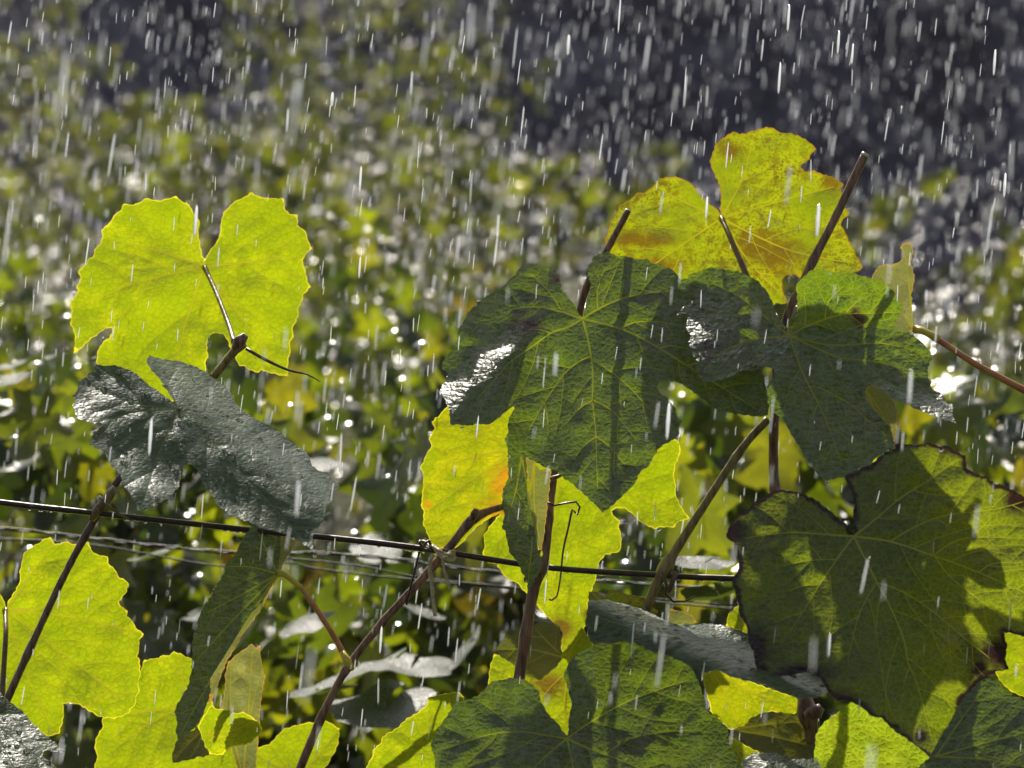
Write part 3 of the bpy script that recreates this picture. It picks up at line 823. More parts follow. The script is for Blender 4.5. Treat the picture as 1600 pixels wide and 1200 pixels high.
# --- shoot B
grape_leaf(shB, G_([(665,740),(680,695),(750,688),(755,680),(800,675),(820,655),(850,665),(900,690),(960,780),(1040,1000),(1130,1130),(1180,1300),(430,1300),(445,1200),(460,1150),(445,1110),(455,1060),(485,1010),(480,975),(560,900),(640,820)]),
    (290, 1100), .085, M['yellow'], 'yellow', tz=-.2, tips=[(150, 1120), (165, 1180), (275, 1020), (300, 1045), (350, 1150)], label='yellow leaf behind the curled tip of the folded leaf', seed=12)
grape_leaf(shB, G_([(1195,60),(1170,90),(1150,110),(1120,170),(1105,205),(1065,240),(1060,280),(1030,330),(1000,390),(960,440),(940,490),(925,540),(910,580),(905,640),(905,700),(900,760),(890,810),(860,865),(835,900),(822,940),(835,990),(828,1040),(845,1085),(880,1050),(930,1000),(955,960),(975,900),(992,850),(985,765),(1000,700),(1050,640),(1080,570),(1110,540),(1160,500),(1180,480),(1230,430),(1305,300),(1320,200),(1320,80),(1260,60)]),
    (434, 897), .0, M['dark'], 'dark', tz=.35, tx=.9, ridge=lambda u, w, p: -.35 * (u + .02) ** 2 / .04, wav=.004, tips=[(400, 825), (350, 885), (318, 960), (300, 1040), (280, 1150)],
    label='narrow dark green leaf folded downward below the wire', petiole=[(443, 896, .0), (452, 903, -.002), (470, 918, .0)], pet_mat=pet_yel, pet_r=4.2, drops=50, seed=13)
cane_obj(shB, [(468,915,.0),(500,960,.0),(528,1005,.0),(543,1036,.0)], [4.2,4.3,4.5,5.5], pet_red, 'petiole')
cane_obj(shB, [(534,1018,-.001),(543,1034,-.003),(551,1046,-.001)], [4.6,7.0,4.5], pet_yel, 'stalk_base')
grape_leaf(shB, G_([(1330,95),(1400,140),(1370,190),(1335,240),(1318,290),(1235,450),(1150,570),(1110,640),(1060,720),(1030,800),(1000,890),(985,900),(985,800),(1005,700),(1055,600),(1085,550),(1170,470),(1290,290),(1310,200)]),
    (436, 900), .006, M['pale'], 'yellow', tz=.1, tx=-.5, wav=.002, tips=[(345, 1060), (370, 1000)], label='pale underside of the folded leaf', auto2=False, seed=14, drops=0)
grape_leaf(shB, G_([(1185,620),(1130,660),(1075,705),(1060,760),(1060,830),(1040,930),(1050,1000),(1100,1150),(1140,1260),(1200,1260),(1215,1100),(1225,950),(1235,850),(1250,780),(1235,720),(1225,650),(1230,625),(1205,640)]),
    (380, 1215), .02, M['pale'], 'yellow', tz=.1, tx=.6, wav=.005, tips=[(395, 1010), (360, 1035), (405, 1060)], label='pale green grey leaf standing behind the lemon yellow lobe', seed=15, drops=8)
grape_leaf(shB, G_([(995,910),(975,940),(930,1010),(960,1080),(985,1140),(1050,1145),(1080,1110),(1130,1100),(1180,1090),(1230,1040),(1235,1015),(1215,985),(1180,960),(1145,940),(1115,950),(1075,930),(1040,930),(1010,922)]),
    (325, 1150), .0, M['yellow'], 'yellow', tz=-.5, wav=.005, tips=[(400, 1125), (380, 1155), (350, 1115)], label='small lemon yellow leaf lobe beside the curled tip', seed=16, drops=10)
grape_leaf(shB, G_([(830,1080),(810,1150),(815,1183),(900,1165),(985,1145),(975,1080),(935,1005),(880,1050)]),  # shaded region as its own piece, the shade put into the olive
    (318, 1140), .012, M['olive'], 'yellow', tz=.7, wav=.002, label='small shaded leaf piece under the curled tip, shade put into its olive colour', auto2=False, seed=17, drops=0)
grape_leaf(shB, G_([(1180,1120),(1270,1095),(1340,1020),(1390,1005),(1450,990),(1540,985),(1600,1020),(1590,1100),(1550,1180),(1480,1250),(1200,1250)]),
    (470, 1210), .14, M['yellow'], 'yellow', tz=-.2, label='yellow leaf at the bottom behind the slanting cane', seed=18, drops=0)
grape_leaf(shB, I_([(240,58),(215,90),(175,125),(190,160),(160,210),(175,245),(150,285),(118,350),(135,400),(130,460),(120,540),(135,580),(130,630),(155,690),(170,730),(230,760),(280,765),(320,735),(350,700),(400,650),(460,610),(510,585),(545,600),(570,500),(575,430),(570,370),(560,330),(560,290),(580,200),(590,60),(560,20),(400,-20),(300,20)]),
    (812, 700), .045, M['yellow_orange'], 'yellow', tz=-.3, wav=.005, tips=[(690, 640), (660, 735), (665, 800), (700, 850), (790, 790)],
    spots=[(792, 748, 22), (782, 760, 16), (780, 800, 18, 1.5), (795, 815, 12), (668, 788, 6)], label='yellow leaf with orange patches left of the centre', seed=19)
cane_obj(shB, [(463,1215,.0),(505,1115,.0),(545,1040,.0),(600,970,.0),(650,915,.003),(700,858,.006),(735,815,.01),(760,800,.012),(800,788,.02)], [7,6.5,6,5.5,6,6.5,7,6.5,5], cane, nodes_at=[(545,1040,.0),(742,806,.01)])
cane_obj(shB, [(738,812,.006),(742,803,.004),(745,795,.004)], [5,7,4], cane_dk, 'bud')

# --- shoot C
grape_leaf(shC, I_([(470,640),(435,690),(440,740),(430,790),(500,840),(540,900),(600,930),(650,985),(700,1050)]) + H_([(735,380),(790,440),(830,470),(850,500),(845,560),(855,620),(880,590),(915,520),(950,470),(962,420),(955,380),(970,330),(985,290)]) +
    I_([(995,920),(1000,860),(1010,830),(1040,790),(1090,780),(1115,770),(1125,710),(1110,650),(1115,620),(1080,590),(1075,570),(1100,555),(1140,558),(1170,580),(1210,620),(1260,650),(1290,662),(1310,652),(1390,652),(1400,630),(1430,620),(1465,605),(1450,590),(1420,550),(1395,490),(1395,440),(1385,400),(1390,340),(1415,290),(1420,265),(1405,220),(1330,180),(1200,200),(1000,250),(700,300),(640,350),(560,450),(520,580)]),
    (880, 715), .05, M['yellow'], 'yellow', tz=-.25, tx=-.1, wav=.004, tips=[(1050, 700), (1060, 812), (965, 850), (868, 1000), (765, 860)],
    spots=[(875, 985, 20), (925, 960, 12)], label='tall yellow green leaf behind the upright cane, dark drip hanging over it', seed=21, drops=60)
grape_leaf(shC, I_([(560,240),(555,330),(560,400),(530,460),(525,540),(540,585),(525,650),(545,680),(555,720),(560,770),(600,820),(620,870),(650,920),(655,985),(690,910),(720,870),(725,810),(715,780),(695,730),(670,680),(635,640),(625,590),(635,530),(655,430),(645,290),(600,250)]),
    (815, 712), -.025, M['dark'], 'dark', tz=.1, tx=-.7, wav=.005, tips=[(790, 820), (825, 920), (845, 880)], label='narrow dark green leaf hanging in front of the wire', seed=22, drops=30)
grape_leaf(shC, I_([(645,300),(650,380),(670,450),(640,500),(625,560),(630,640),(670,670),(700,740),(720,785),(735,700),(750,580),(765,450),(770,365),(715,360),(690,325)]),
    (835, 715), -.015, M['pale'], 'yellow', tz=.1, tx=.6, wav=.002, tips=[(845, 860), (820, 810)], label='pale folded underside beside the narrow hanging leaf', seed=23, drops=5)
J9 = (910, 498)
grape_leaf(shC, C_([(850,425),(830,380),(800,345),(770,310),(755,260),(745,220),(720,205),(690,185),(650,172),(600,165),(560,170),(545,195),(530,220),(505,240),(470,275),(420,310),(370,335),(335,355),(325,380),(290,410),(280,440),(260,470),(238,500),(245,540),(225,570),(215,600),(180,625),(165,660),(160,690),(190,715),(185,750),(160,780),(150,820),(170,835),(185,870),(200,910),(205,975),(250,970),(290,978),(340,965),(400,970),(440,940),(490,900),(530,870),(520,900),(500,930),(490,970),(495,1010),(475,1040),(490,1090)]) +
    I_([(555,240),(560,290),(640,295),(700,330),(750,355),(790,365),(830,400),(870,430),(920,470),(960,510),(1000,545),(1028,580),(1060,560),(1100,520),(1160,465),(1190,430),(1220,370),(1260,345),(1290,290),(1320,245),(1400,205),(1415,180),(1410,150),(1425,120)]) +
    C_([(1345,940),(1320,880),(1290,840),(1250,810),(1235,780),(1250,755),(1300,752),(1350,765),(1400,795),(1450,830),(1500,870),(1545,905),(1590,900)]) +
    [(1123, 641), (1145, 645), (1164, 649), (1187, 651), (1199, 649), (1203, 630), (1190, 580), (1150, 520), (1100, 470), (1068, 442)] +
    C_([(1340,225),(1320,200),(1280,185),(1240,165),(1210,165),(1190,140),(1150,145),(1080,130),(1030,125),(990,105),(960,115),(920,130),(910,160),(890,180),(895,230),(905,260),(900,300),(885,350),(875,400),(870,430)]),
    J9, -.03, M['dark'], 'dark', tz=.38, wav=.006, quilt=.0016, drops=150, seed=24,
    ridge=lambda u, w, p: .0125 * np.tanh((w - u * .7 - .016) / .009) / (1 + np.exp((u + .04) / .004)) + .009 * np.tanh((w - u * .5 - .05) / .006) / (1 + np.exp((u + .045) / .004)) + .03 * np.clip(-u - .05, 0, 1) * 1.0 + .012 * np.clip(w - .03, 0, 1) * 20 * .5,
    veins=[(C_([(750,405),(660,385),(560,385),(500,400)]), None), (C_([(755,395),(700,310),(610,220)]), 1), (C_([(790,485),(705,515),(600,590),(500,660),(430,740),(330,850)]), None),
           (C_([(705,515),(650,495),(590,495)]), 1), (C_([(895,560),(915,700),(915,850),(930,1000),(935,1150),(940,1300)]), None),
           (C_([(905,630),(865,645),(780,710),(700,820),(640,920),(590,1010)]), 1), (C_([(905,640),(1050,740),(1180,870),(1250,950)]), 1),
           (C_([(915,850),(850,890),(775,975)]), 1), (C_([(918,850),(1010,900),(1080,980),(1140,1060)]), 1), (C_([(930,1030),(860,1090),(825,1140)]), 1), (C_([(932,1030),(1010,1090),(1080,1180)]), 1),
           (C_([(1000,475),(1100,510),(1250,590),(1440,710),(1600,810),(1740,900)]), None), (C_([(1045,495),(1130,460),(1250,458),(1380,480)]), 1), (C_([(1250,590),(1300,575),(1400,595)]), 1),
           (C_([(940,395),(1050,345),(1180,315),(1330,305)]), None), (C_([(940,392),(940,300),(975,190)]), 1), (C_([(1055,340),(1075,240)]), 1)],
    spots=[(820, 508, 11, 2.0), (870, 435, 7)], label='large dark green leaf with yellow veins and glare along its left edge')
grape_leaf(shC, H_([(570,570),(620,520),(690,490),(760,460),(810,460),(840,490),(840,560),(850,610),(820,650),(760,700),(700,680),(650,640),(590,600)]),
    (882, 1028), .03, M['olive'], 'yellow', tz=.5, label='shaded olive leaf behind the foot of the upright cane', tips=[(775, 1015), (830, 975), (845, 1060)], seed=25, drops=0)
grape_leaf(shC, H_([(565,590),(545,660),(540,720),(620,800),(700,900),(870,1010),(930,900),(960,700),(980,550),(930,480),(890,540),(840,600),(700,640)]),
    (890, 1020), .06, M['yellow'], 'yellow', tz=-.1, label='yellow leaf showing in the notch of the bottom dark leaf', spots=[(860, 1070, 18, 1.6)], seed=26, drops=10)
grape_leaf(shC, H_([(440,770),(415,750),(380,755),(350,758),(290,775),(285,800),(240,840),(200,860),(160,900),(100,935),(95,960),(60,990),(60,1010),(35,1060),(10,1180),(300,1250),(400,1100),(420,1000),(440,880)]),
    (730, 1215), -.06, M['yellow'], 'yellow', tz=-.2, tips=[(700, 1085), (640, 1115), (585, 1190)], label='yellow leaf at the bottom left of the dark leaf', seed=27, drops=20)
grape_leaf(shC, H_([(865,930),(830,880),(790,840),(760,790),(750,740),(720,715),(685,695),(640,690),(600,700),(555,705),(530,735),(490,770),(450,785),(400,800),(370,850),(330,900),(300,970),(315,1010),(320,1070),(340,1200),(500,1400),(900,1400),(1300,1300),(1620,1150),(1580,1030),(1540,950),(1540,900),(1500,860),(1450,830),(1440,780),(1420,710),(1395,660),(1380,640),(1300,600),(1250,580),(1200,570),(1150,545),(1080,550),(1000,545),(950,570),(900,600),(870,640),(855,680),(870,730),(890,800),(875,870),(872,930)]),
    (886, 1154), -.12, M['dark'], 'dark', tz=.26, wav=.007, quilt=.0012, drops=80, seed=28, vr=.9,
    veins=[(H_([(780,930),(680,915),(560,925),(470,950),(350,990)]), None), (H_([(800,1000),(730,1067),(650,1150)]), None), (H_([(960,880),(1100,800),(1250,740),(1380,700)]), None),
           (H_([(960,985),(1080,1030),(1250,1100)]), None), (H_([(1030,1010),(1120,950),(1250,920),(1400,910)]), 1), (H_([(900,1100),(920,1300)]), None)],
    label='broad dark green leaf filling the bottom centre')
cane_obj(shC, [(806,1090,.0),(812,1055,.0),(832,930,.0),(850,870,.0),(858,800,.004),(866,740,.008),(882,620,.012),(903,500,.014),(920,440,.012),(950,388,.008),(982,328,.0)], [9,9,9,8,6,6,6,6,5.5,5.5,5], cane, nodes_at=[(845,885,.0)])
cane_obj(shC, [(860,748,.0),(868,746,-.004),(878,742,-.004)], [4,3.5,2.5], cane, 'side_shoot')
cane_obj(shC, [(852,783,.0),(866,790,.0),(884,786,.0),(900,784,.0),(906,792,.0),(902,804,.001),(898,800,.001),(894,796,.0),(889,820,.0),(880,860,-.002),(876,900,-.002),(870,932,-.001),(862,938,-.001),(858,936,-.001)], [1.6,1.6,1.6,1.8,1.9,1.8,1.7,1.6,1.5,1.4,1.3,1.2,1.4,1.6], tend_m, 'tendril', sides=6)

# --- shoot D
J19 = (1100, 1000)
grape_leaf(shD, [(914,972),(918,987),(922,1003),(935,1004),(954,1006),(972,1002),(1002,1006),(1010,1015),(1047,1025),(1062,1032),(1085,1044),(1104,1051),(1120,1046),(1137,1055),(1160,1063),(1190,1068),(1225,1082),(1250,1092),(1275,1090),(1292,1083),(1305,1050),(1250,1020),(1180,994),(1150,984),(1125,976),(1100,974),(1065,977),(1045,972),(1030,965),(1010,955),(985,946),(960,940),(945,937),(920,938),(917,955)],
    J19, -.15, M['wet'], 'wet', tz=1.85, tx=.2, wav=.006, tips=[(920, 960), (1050, 1020), (1280, 1080), (1150, 1000)], drops=120, step=4.5, seed=31,
    ridge=lambda u, w, p: .012 * np.sin(u * 70 + w * 150), label='rippled grey wet leaf lying almost level with sharp glare')
grape_leaf(shD, H_([(960,330),(1000,335),(1020,360),(1050,325),(1090,335),(1130,345),(1190,355),(1215,385),(1250,410),(1240,440),(1150,430),(1000,400),(955,380)]),
    (960, 960), .0, M['autumn'], 'yellow', tz=.2, label='brownish yellow leaf edge above the rippled wet leaf', auto2=False, seed=32, drops=0)
grape_leaf(shD, H_([(1300,400),(1330,410),(1390,430),(1410,460),(1340,480),(1280,470)]), (1060, 978), .02, M['pale'], 'yellow', tz=.2, auto2=False, label='small withered tan leaf tip', seed=33, drops=0)
grape_leaf(shD, J_([(230,140),(180,180),(165,240),(230,260),(290,290),(290,200)]), (1170, 985), -.06, M['yellow'], 'yellow', auto2=False, seed=34, drops=0)
grape_leaf(shD, J_([(40,430),(120,440),(200,460),(270,500),(400,550),(500,580),(560,640),(470,670),(380,650),(300,690),(270,720),(190,740),(100,660),(70,560)]),
    (1110, 1045), -.03, M['yellow_orange'], 'yellow', tz=-.2, label='yellow green leaf below the rippled wet leaf', seed=35, drops=8)
grape_leaf(shD, J_([(190,740),(260,715),(290,680),(350,655),(420,655),(500,665),(560,650),(620,700),(620,830),(560,900),(450,880),(350,850),(280,830),(230,770)]),
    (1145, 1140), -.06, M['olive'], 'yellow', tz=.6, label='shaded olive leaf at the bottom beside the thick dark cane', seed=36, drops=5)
grape_leaf(shD, J_([(180,770),(290,830),(400,880),(420,960),(250,960),(150,880)]), (1150, 1170), -.09, M['yellow'], 'yellow', seed=37, auto2=False, drops=0)
grape_leaf(shD, J_([(240,890),(300,850),(400,850),(480,880),(600,880),(660,960),(500,1020),(250,1000)]), (1200, 1215), -.14, M['wet'], 'wet', tz=1.4, wav=.006, seed=38, label='small wet leaf with white glare at the bottom edge', drops=30)
cane_obj(shD, [(1005,962,.0),(1035,895,.0),(1100,790,.0),(1160,700,.0),(1200,655,.0)], [7.5,8,6.5,6,6.5], cane_ol, nodes_at=[(1040,890,.0)])
cane_obj(shD, [(1034,895,-.006),(1042,915,-.009),(1040,928,-.008),(1052,940,-.006),(1070,940,-.006),(1085,932,-.006)], [3,2.5,2.2,2.0,1.6,1.0], tend_m, 'tendril', sides=6)
cane_obj(shD, [(1045,925,-.002),(1052,905,-.003),(1056,893,-.003)], [4,4.2,4.5], cane_dk, 'side_stub')

# --- shoot E
grape_leaf(shE, D_([(550,440),(530,415),(500,390),(465,360),(435,320),(410,300),(385,290),(360,282),(320,285),(295,290),(270,320),(240,345),(200,352),(170,380),(130,400),(115,430),(90,470),(80,510),(65,550),(80,600),(100,660),(180,720),(300,740),(450,760),(600,800),(700,830),(780,825),(820,812),(825,795),(808,760),(805,715),(820,695),(850,690),(870,700),(890,708),(920,700),(1000,700),(1080,695),(1135,670),(1142,655),(1120,620),(1100,580),(1080,540),(1060,500),(1050,480),(1060,460),(1085,440),(1070,415),(1055,400),(1060,370),(1050,330),(1063,315),(1030,290),(990,275),(950,265),(940,255),(900,262),(883,245),(885,235),(920,210),(930,185),(948,165),(920,140),(880,115),(840,100),(800,100),(760,78),(740,75),(700,88),(660,100),(630,105),(600,95),(570,115),(530,145),(515,180),(503,220),(520,265),(545,320),(550,370),(548,430)]),
    (1127, 341), .035, M['autumn'], 'yellow', tz=-.2, tx=.05, wav=.005, tips=[(1180, 205), (1345, 415), (1225, 465), (985, 440), (1020, 290), (1310, 290)],
    spots=[(1000, 375, 12, 4.5), (1180, 385, 22, 1.6), (1215, 400, 26, 1.5), (1020, 415, 14, 3), (1300, 285, 14), (1140, 235, 14)],
    label='yellow leaf speckled and edged with brown at the top', petiole=[(1137, 362, .02), (1148, 388, .01), (1160, 415, .0), (1170, 440, -.005)], pet_r=4.3, seed=41)
grape_leaf(shE, K_([(845,125),(830,150),(800,165),(770,175),(740,168),(700,180),(670,215),(650,250),(640,330),(700,400),(740,480),(785,585),(830,600),(880,600),(910,575),(905,500),(900,420),(898,350),(905,310),(918,240),(905,200),(890,170),(910,100),(895,50),(880,30),(850,40),(825,70),(845,85)]),
    (1427, 514), .02, M['pale'], 'yellow', tz=.1, tx=.9, wav=.002, tips=[(1412, 385), (1375, 425), (1420, 430)], label='pale withered leaf curled edge-on at the right', seed=42,
    petiole=[(1440, 516, .018), (1480, 540, .015), (1530, 572, .01), (1605, 612, .0)], pet_mat=pet_red, pet_r=5.0, drops=5)
cane_obj(shE, [(1428,514,.017),(1442,517,.016),(1468,530,.013)], [5.2,5.6,5.2], pet_yel, 'petiole_top')
grape_leaf(shE, E_([(600,310),(660,302),(720,305),(725,370),(700,400),(640,390)]), (1225, 505), .01, M['wet'], 'wet', tz=1.4, auto2=False, label='tiny wet leaf gleaming in the notch above the right dark leaf', seed=43, drops=5)
grape_leaf(shE, E_([(590,360),(740,350),(740,420),(640,420)]), (1225, 512), .02, M['yellow'], 'yellow', auto2=False, seed=49, drops=0)
grape_leaf(shE, E_([(1050,730),(1100,708),(1150,735),(1200,770),(1225,840),(1220,920),(1205,1010),(1150,930),(1090,860)]), (1350, 605), -.03, M['pale'], 'yellow', tz=.1, label='pale leaf peeping out below the right dark leaf', seed=44, auto2=False, drops=0)
J10 = (1234, 525)
grape_leaf(shE, E_([(680,460),(650,410),(615,350),(600,300),(570,240),(530,190),(480,165),(430,140),(390,135),(340,125),(280,122),(240,140),(180,155),(175,175),(145,180),(130,195),(125,225),(170,245),(220,270),(240,285),(190,290),(160,310),(140,335),(120,365),(150,350),(180,360),(165,420),(190,460),(180,500),(200,560),(230,600),(225,650),(250,695),(300,690),(350,680),(400,665),(440,640),(480,630),(510,610),(560,615),(600,625),(610,650),(590,690),(570,720),(575,800),(600,850),(640,865),(660,900),(700,970),(740,1030),(770,1090)]) +
    F_([(530,200),(560,250),(600,290),(650,285),(700,270),(720,255),(760,240),(830,210),(880,160),(920,140),(950,120),(940,60)]) +
    E_([(1200,1000),(1190,920),(1140,870),(1100,830),(1070,790),(1060,750),(1080,715),(1110,715),(1150,740),(1200,775),(1260,800),(1320,830),(1400,860),(1440,880),(1490,890),(1518,905),(1500,860),(1470,800),(1440,750),(1400,730),(1380,690),(1375,620),(1400,570),(1380,530),(1340,490),(1290,450),(1240,440),(1210,420),(1205,400),(1225,370),(1250,335),(1240,300),(1210,250),(1180,215),(1140,185),(1090,175),(1000,150),(960,150),(900,145),(860,140),(820,125),(790,135),(740,180),(715,215),(720,280),(725,340),(710,400),(695,450)]),
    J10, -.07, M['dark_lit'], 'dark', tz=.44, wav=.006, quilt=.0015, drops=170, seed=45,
    ridge=lambda u, w, p: .9 * np.clip(.0 - u, 0, .08) * np.clip(w + .03, 0, .06) / .06 * .45 + .013 * np.tanh((w + .37 * u + .010) / .006) / (1 + np.exp(-(u - .045) / .004)) - .55 * np.clip(w - .005, 0, 1) * (u > -.002) * 1.3,
    veins=[(E_([(760,420),(860,380),(960,355),(1100,350),(1240,345)]), None), (E_([(860,380),(880,290),(960,210)]), 1), (E_([(960,355),(1000,310),(1060,270)]), 1), (E_([(1080,350),(1150,280),(1200,260)]), 1), (E_([(760,420),(765,330),(755,250)]), 1),
           (E_([(850,505),(950,510),(1130,500),(1280,530),(1395,570)]), None), (E_([(1130,500),(1180,470),(1250,460)]), 1), (E_([(900,560),(1000,580),(1120,595),(1250,640),(1450,820)]), None),
           (E_([(750,650),(850,850),(950,1120)]), None), (E_([(830,720),(980,800),(1060,870),(1190,980)]), 1),
           (E_([(600,400),(450,280),(300,200)]), None), (E_([(520,480),(350,540),(250,640)]), None)],
    spots=[(1342, 500, 10), (1336, 488, 6), (1105, 540, 8, 2), (1104, 558, 7)], label='dark green leaf with three spreading lobes and a brown spot, below the yellow speckled leaf')
J16 = (1334, 838)
grape_leaf(shE, F_([(745,555),(720,520),(680,485),(640,450),(600,420),(560,390),(500,360),(450,345),(400,338),(350,340),(310,365),(260,395),(215,440),(165,470),(135,510),(110,560),(115,580),(150,600),(150,660),(175,695),(170,740),(135,790),(150,830),(170,900),(180,970),(210,1010)]) +
    J_([(275,290),(275,320),(300,360),(310,430),(330,490),(400,485),(480,475),(540,465),(590,470),(620,490),(640,520),(660,560),(700,600),(750,600),(780,610),(830,640),(870,675),(920,685),(950,720),(1000,760),(1060,800),(1110,840),(1160,885),(1185,860),(1200,810),(1220,780),(1270,720),(1290,650),(1300,590),(1340,560),(1360,520),(1400,490),(1440,470),(1480,455),(1525,450),(1510,400),(1520,340),(1500,270),(1560,280),(1620,300),(1800,280),(1950,200),(1980,0),(1900,-200)]) +
    F_([(1640,390),(1595,370),(1560,345),(1500,315),(1450,305),(1420,275),(1380,265),(1330,240),(1310,220),(1308,165),(1260,145),(1215,118),(1170,118),(1125,100),(1060,115),(1000,108),(958,105),(960,130),(900,150),(880,170),(830,215),(780,230),(760,255),(720,258),(705,270),(715,300),(740,350),(755,400),(745,450),(750,540)]),
    J16, -.16, M['dark_brown'], 'dark', tz=.34, tx=-.1, wav=.006, ridge=lambda u, w, p: -.55 * w / (1 + np.exp(-(u - .04) / .01)), quilt=.0013, drops=120, seed=46,
    veins=[(F_([(850,490),(980,380),(1130,285),(1280,180)]), None), (F_([(930,595),(1100,650),(1350,740),(1600,850),(1800,930)]), None), (F_([(930,595),(1060,520),(1210,465),(1450,435),(1600,395)]), 1),
           (F_([(1150,665),(1240,600),(1350,575),(1600,580)]), 1), (F_([(1380,745),(1450,705),(1600,700)]), 1), (F_([(1155,670),(1220,760),(1340,860),(1540,1010)]), 1),
           (F_([(865,800),(930,920),(1000,1090),(1020,1200)]) + J_([(1080,500),(1120,640),(1160,800)]), None), (F_([(865,800),(1000,850),(1150,950),(1280,1060),(1430,1180)]), 1), (F_([(860,805),(780,950),(720,1180)]), 1),
           (F_([(660,690),(580,810),(480,970),(420,1060)]), None), (F_([(660,685),(530,690),(380,720)]), 1), (F_([(580,810),(480,820),(420,850)]), 1), (F_([(600,560),(450,550),(330,560),(200,580)]), None)],
    spots=[(1180, 1010, 30, .8), (1185, 1050, 16, 1), (1250, 1052, 14, 3), (1560, 1020, 24, 1.6), (1530, 1045, 14), (1505, 1110, 16, .6), (1440, 1150, 10), (1500, 695, 18, 1.8), (1150, 830, 18, .8), (1590, 780, 24), (1310, 1095, 14, 2)],
    label='largest dark leaf with withered brown purple margin at the right')
grape_leaf(shE, J_([(1300,600),(1310,580),(1350,540),(1390,500),(1430,490),(1470,510),(1510,550),(1560,580),(1600,595),(1750,650),(1850,1000),(1100,1050),(1050,950),(1140,880)]),
    (1462, 1182), -.17, M['dark'], 'dark', tz=.45, tips=[(1545, 1065), (1620, 1140), (1610, 1200)], label='dark grey green leaf in the bottom right corner', seed=47, drops=30)
grape_leaf(shE, J_([(600,1040),(590,860),(600,760),(640,700),(700,660),(770,600),(830,600),(900,620),(1000,720),(1100,800),(1160,870),(1080,1040)]),
    (1300, 1120), -.12, M['green'], 'dark', tz=-.1, tips=[(1420, 1180), (1300, 1240), (1350, 1120), (1280, 1200)], label='bright green puckered leaf under the brown edged leaf', seed=48, drops=10)
grape_leaf(shE, J_([(1440,260),(1600,280),(1700,300),(1700,620),(1580,575),(1530,550),(1480,500),(1450,420)]), (1640, 1050), -.10, M['yellow'], 'yellow', seed=50, label='yellow leaf at the right edge behind the withered margin', drops=5)
cane_obj(shE, [(1265,1215,-.06),(1268,1150,-.06),(1258,1095,-.06),(1235,950,-.04),(1211,765,.0),(1210,650,.0),(1222,520,.0),(1262,425,.0),(1305,340,.0),(1351,243,.0)], [10,11,11,9,7.5,7.5,6.5,6.5,6.6,6.6], cane, nodes_at=[(1262,1110,-.06)])
cane_obj(shE, [(1262,1118,-.066),(1276,1112,-.07),(1284,1104,-.07)], [9,11,6], cane_dk, 'bud')
# pale cut face of the stub
mb = MB(); c0, c1 = P(1350.5, 244, -.0005), P(1353, 239.5, -.0005)
mb.tube([c0, c1], [6.8 * S, 6.1 * S], 14); mb.build('cut_end', solid('cut_wood', (0.6, 0.52, 0.36), (0.75, 0.7, 0.55), 400, .4, .4), shE)
bpy.context.view_layer.update()
for s_ in (shA, shB, shC, shD, shE): settle(s_)

# ------------------------------------------------------------------ wires and ties
wire_far = solid('old_wire', (0.012, 0.010, 0.010), (0.03, 0.024, 0.02), 220, 0.7, 0.5, f0=0.02)
def wire(pts, r, label, sag_n=None, twist=0.0, group=None):
    q = catmull([P(*p) for p in pts], 0.006); mb = MB()
    if twist:
        for ph in (0, math.pi):
            mb.tube([p + Vector((0, math.cos(i * .5 + ph), math.sin(i * .5 + ph))) * twist for i, p in enumerate(q)], r * S, 6)
    else: mb.tube(q, [r * S * (1 + .06 * noise.noise(p * 90)) for p in q], 8)
    o = mb.build('trellis_wire', wire_far if twist or r < 2 else wire_m); return tag(o, label, 'wire', group)
wire([(-250,752,.0),(0,785,.0),(150,802,.0),(390,828,.0),(540,843,.0),(665,858,.0),(850,886,.0),(1020,898,.0),(1150,904,.0),(1600,915,.0),(1850,918,.0)], 4.7, 'thick dark trellis wire in sharp focus crossing behind the canes')
wire([(-250,815,.34),(0,826,.34),(150,842,.34),(340,862,.34),(560,868,.34),(900,905,.34),(1800,960,.34)], 1.7, 'thin out of focus wire just below the sharp wire, twisted with old tendrils', twist=.0009, group='wires behind the row')
wire([(-250,838,.36),(0,842,.36),(150,852,.36),(340,884,.36),(450,880,.36),(640,905,.36),(1800,1010,.36)], 1.7, 'lowest thin out of focus wire behind the yellow leaf at the left', group='wires behind the row')
wire([(380,862,.33),(450,872,.33),(560,884,.33),(720,910,.33),(1200,950,.33)], 1.6, 'short thin out of focus wire right of the folded leaf', group='wires behind the row')
# twisted wire knot
mb = MB()
kn = [(665 + 10 * math.cos(a) * (1 - .02 * a), 852 + 7 * math.sin(a * 1.3), -.004 + .007 * math.sin(a * 1.7)) for a in [i * .35 for i in range(60)]]
mb.tube([P(*k) for k in kn], 1.8 * S, 6)
mb.tube(catmull([P(655,862,-.003), P(650,885,-.003), P(642,915,-.002), P(635,945,.0)], .004), 1.8 * S, 6)
tag(mb.build('wire_knot', wire_m), 'dark knot of thin wire twisted round the sharp wire beside the twine', 'wire knot')
tw = MB()
def strand(pts, r0):
    q = catmull([P(*p) for p in pts], .002)
    for ph in (0, 2.1, 4.2):
        tw.tube([p + Vector((math.cos(i * .8 + ph), math.sin(i * .8 + ph), math.sin(i * .8 + ph) * .5)) * r0 * S * .55 for i, p in enumerate(q)], [r0 * S * (.55 + .12 * math.sin(i * 1.3)) for i in range(len(q))], 5)
for k in range(5):
    a = k * 1.7
    strand([(676 + 3 * k, 852 + k * 2, -.008), (690 + 4 * math.sin(a), 866 + 5 * math.cos(a), -.013), (706, 860 + 4 * k, -.008), (712, 868, .004)], 2.4)
strand([(676,866,-.01),(671,885,-.011),(675,910,-.010),(677,935,-.008),(680,962,-.007)], 3.2)
strand([(692,870,-.01),(694,890,-.009),(700,908,-.009),(703,922,-.008)], 2.4)
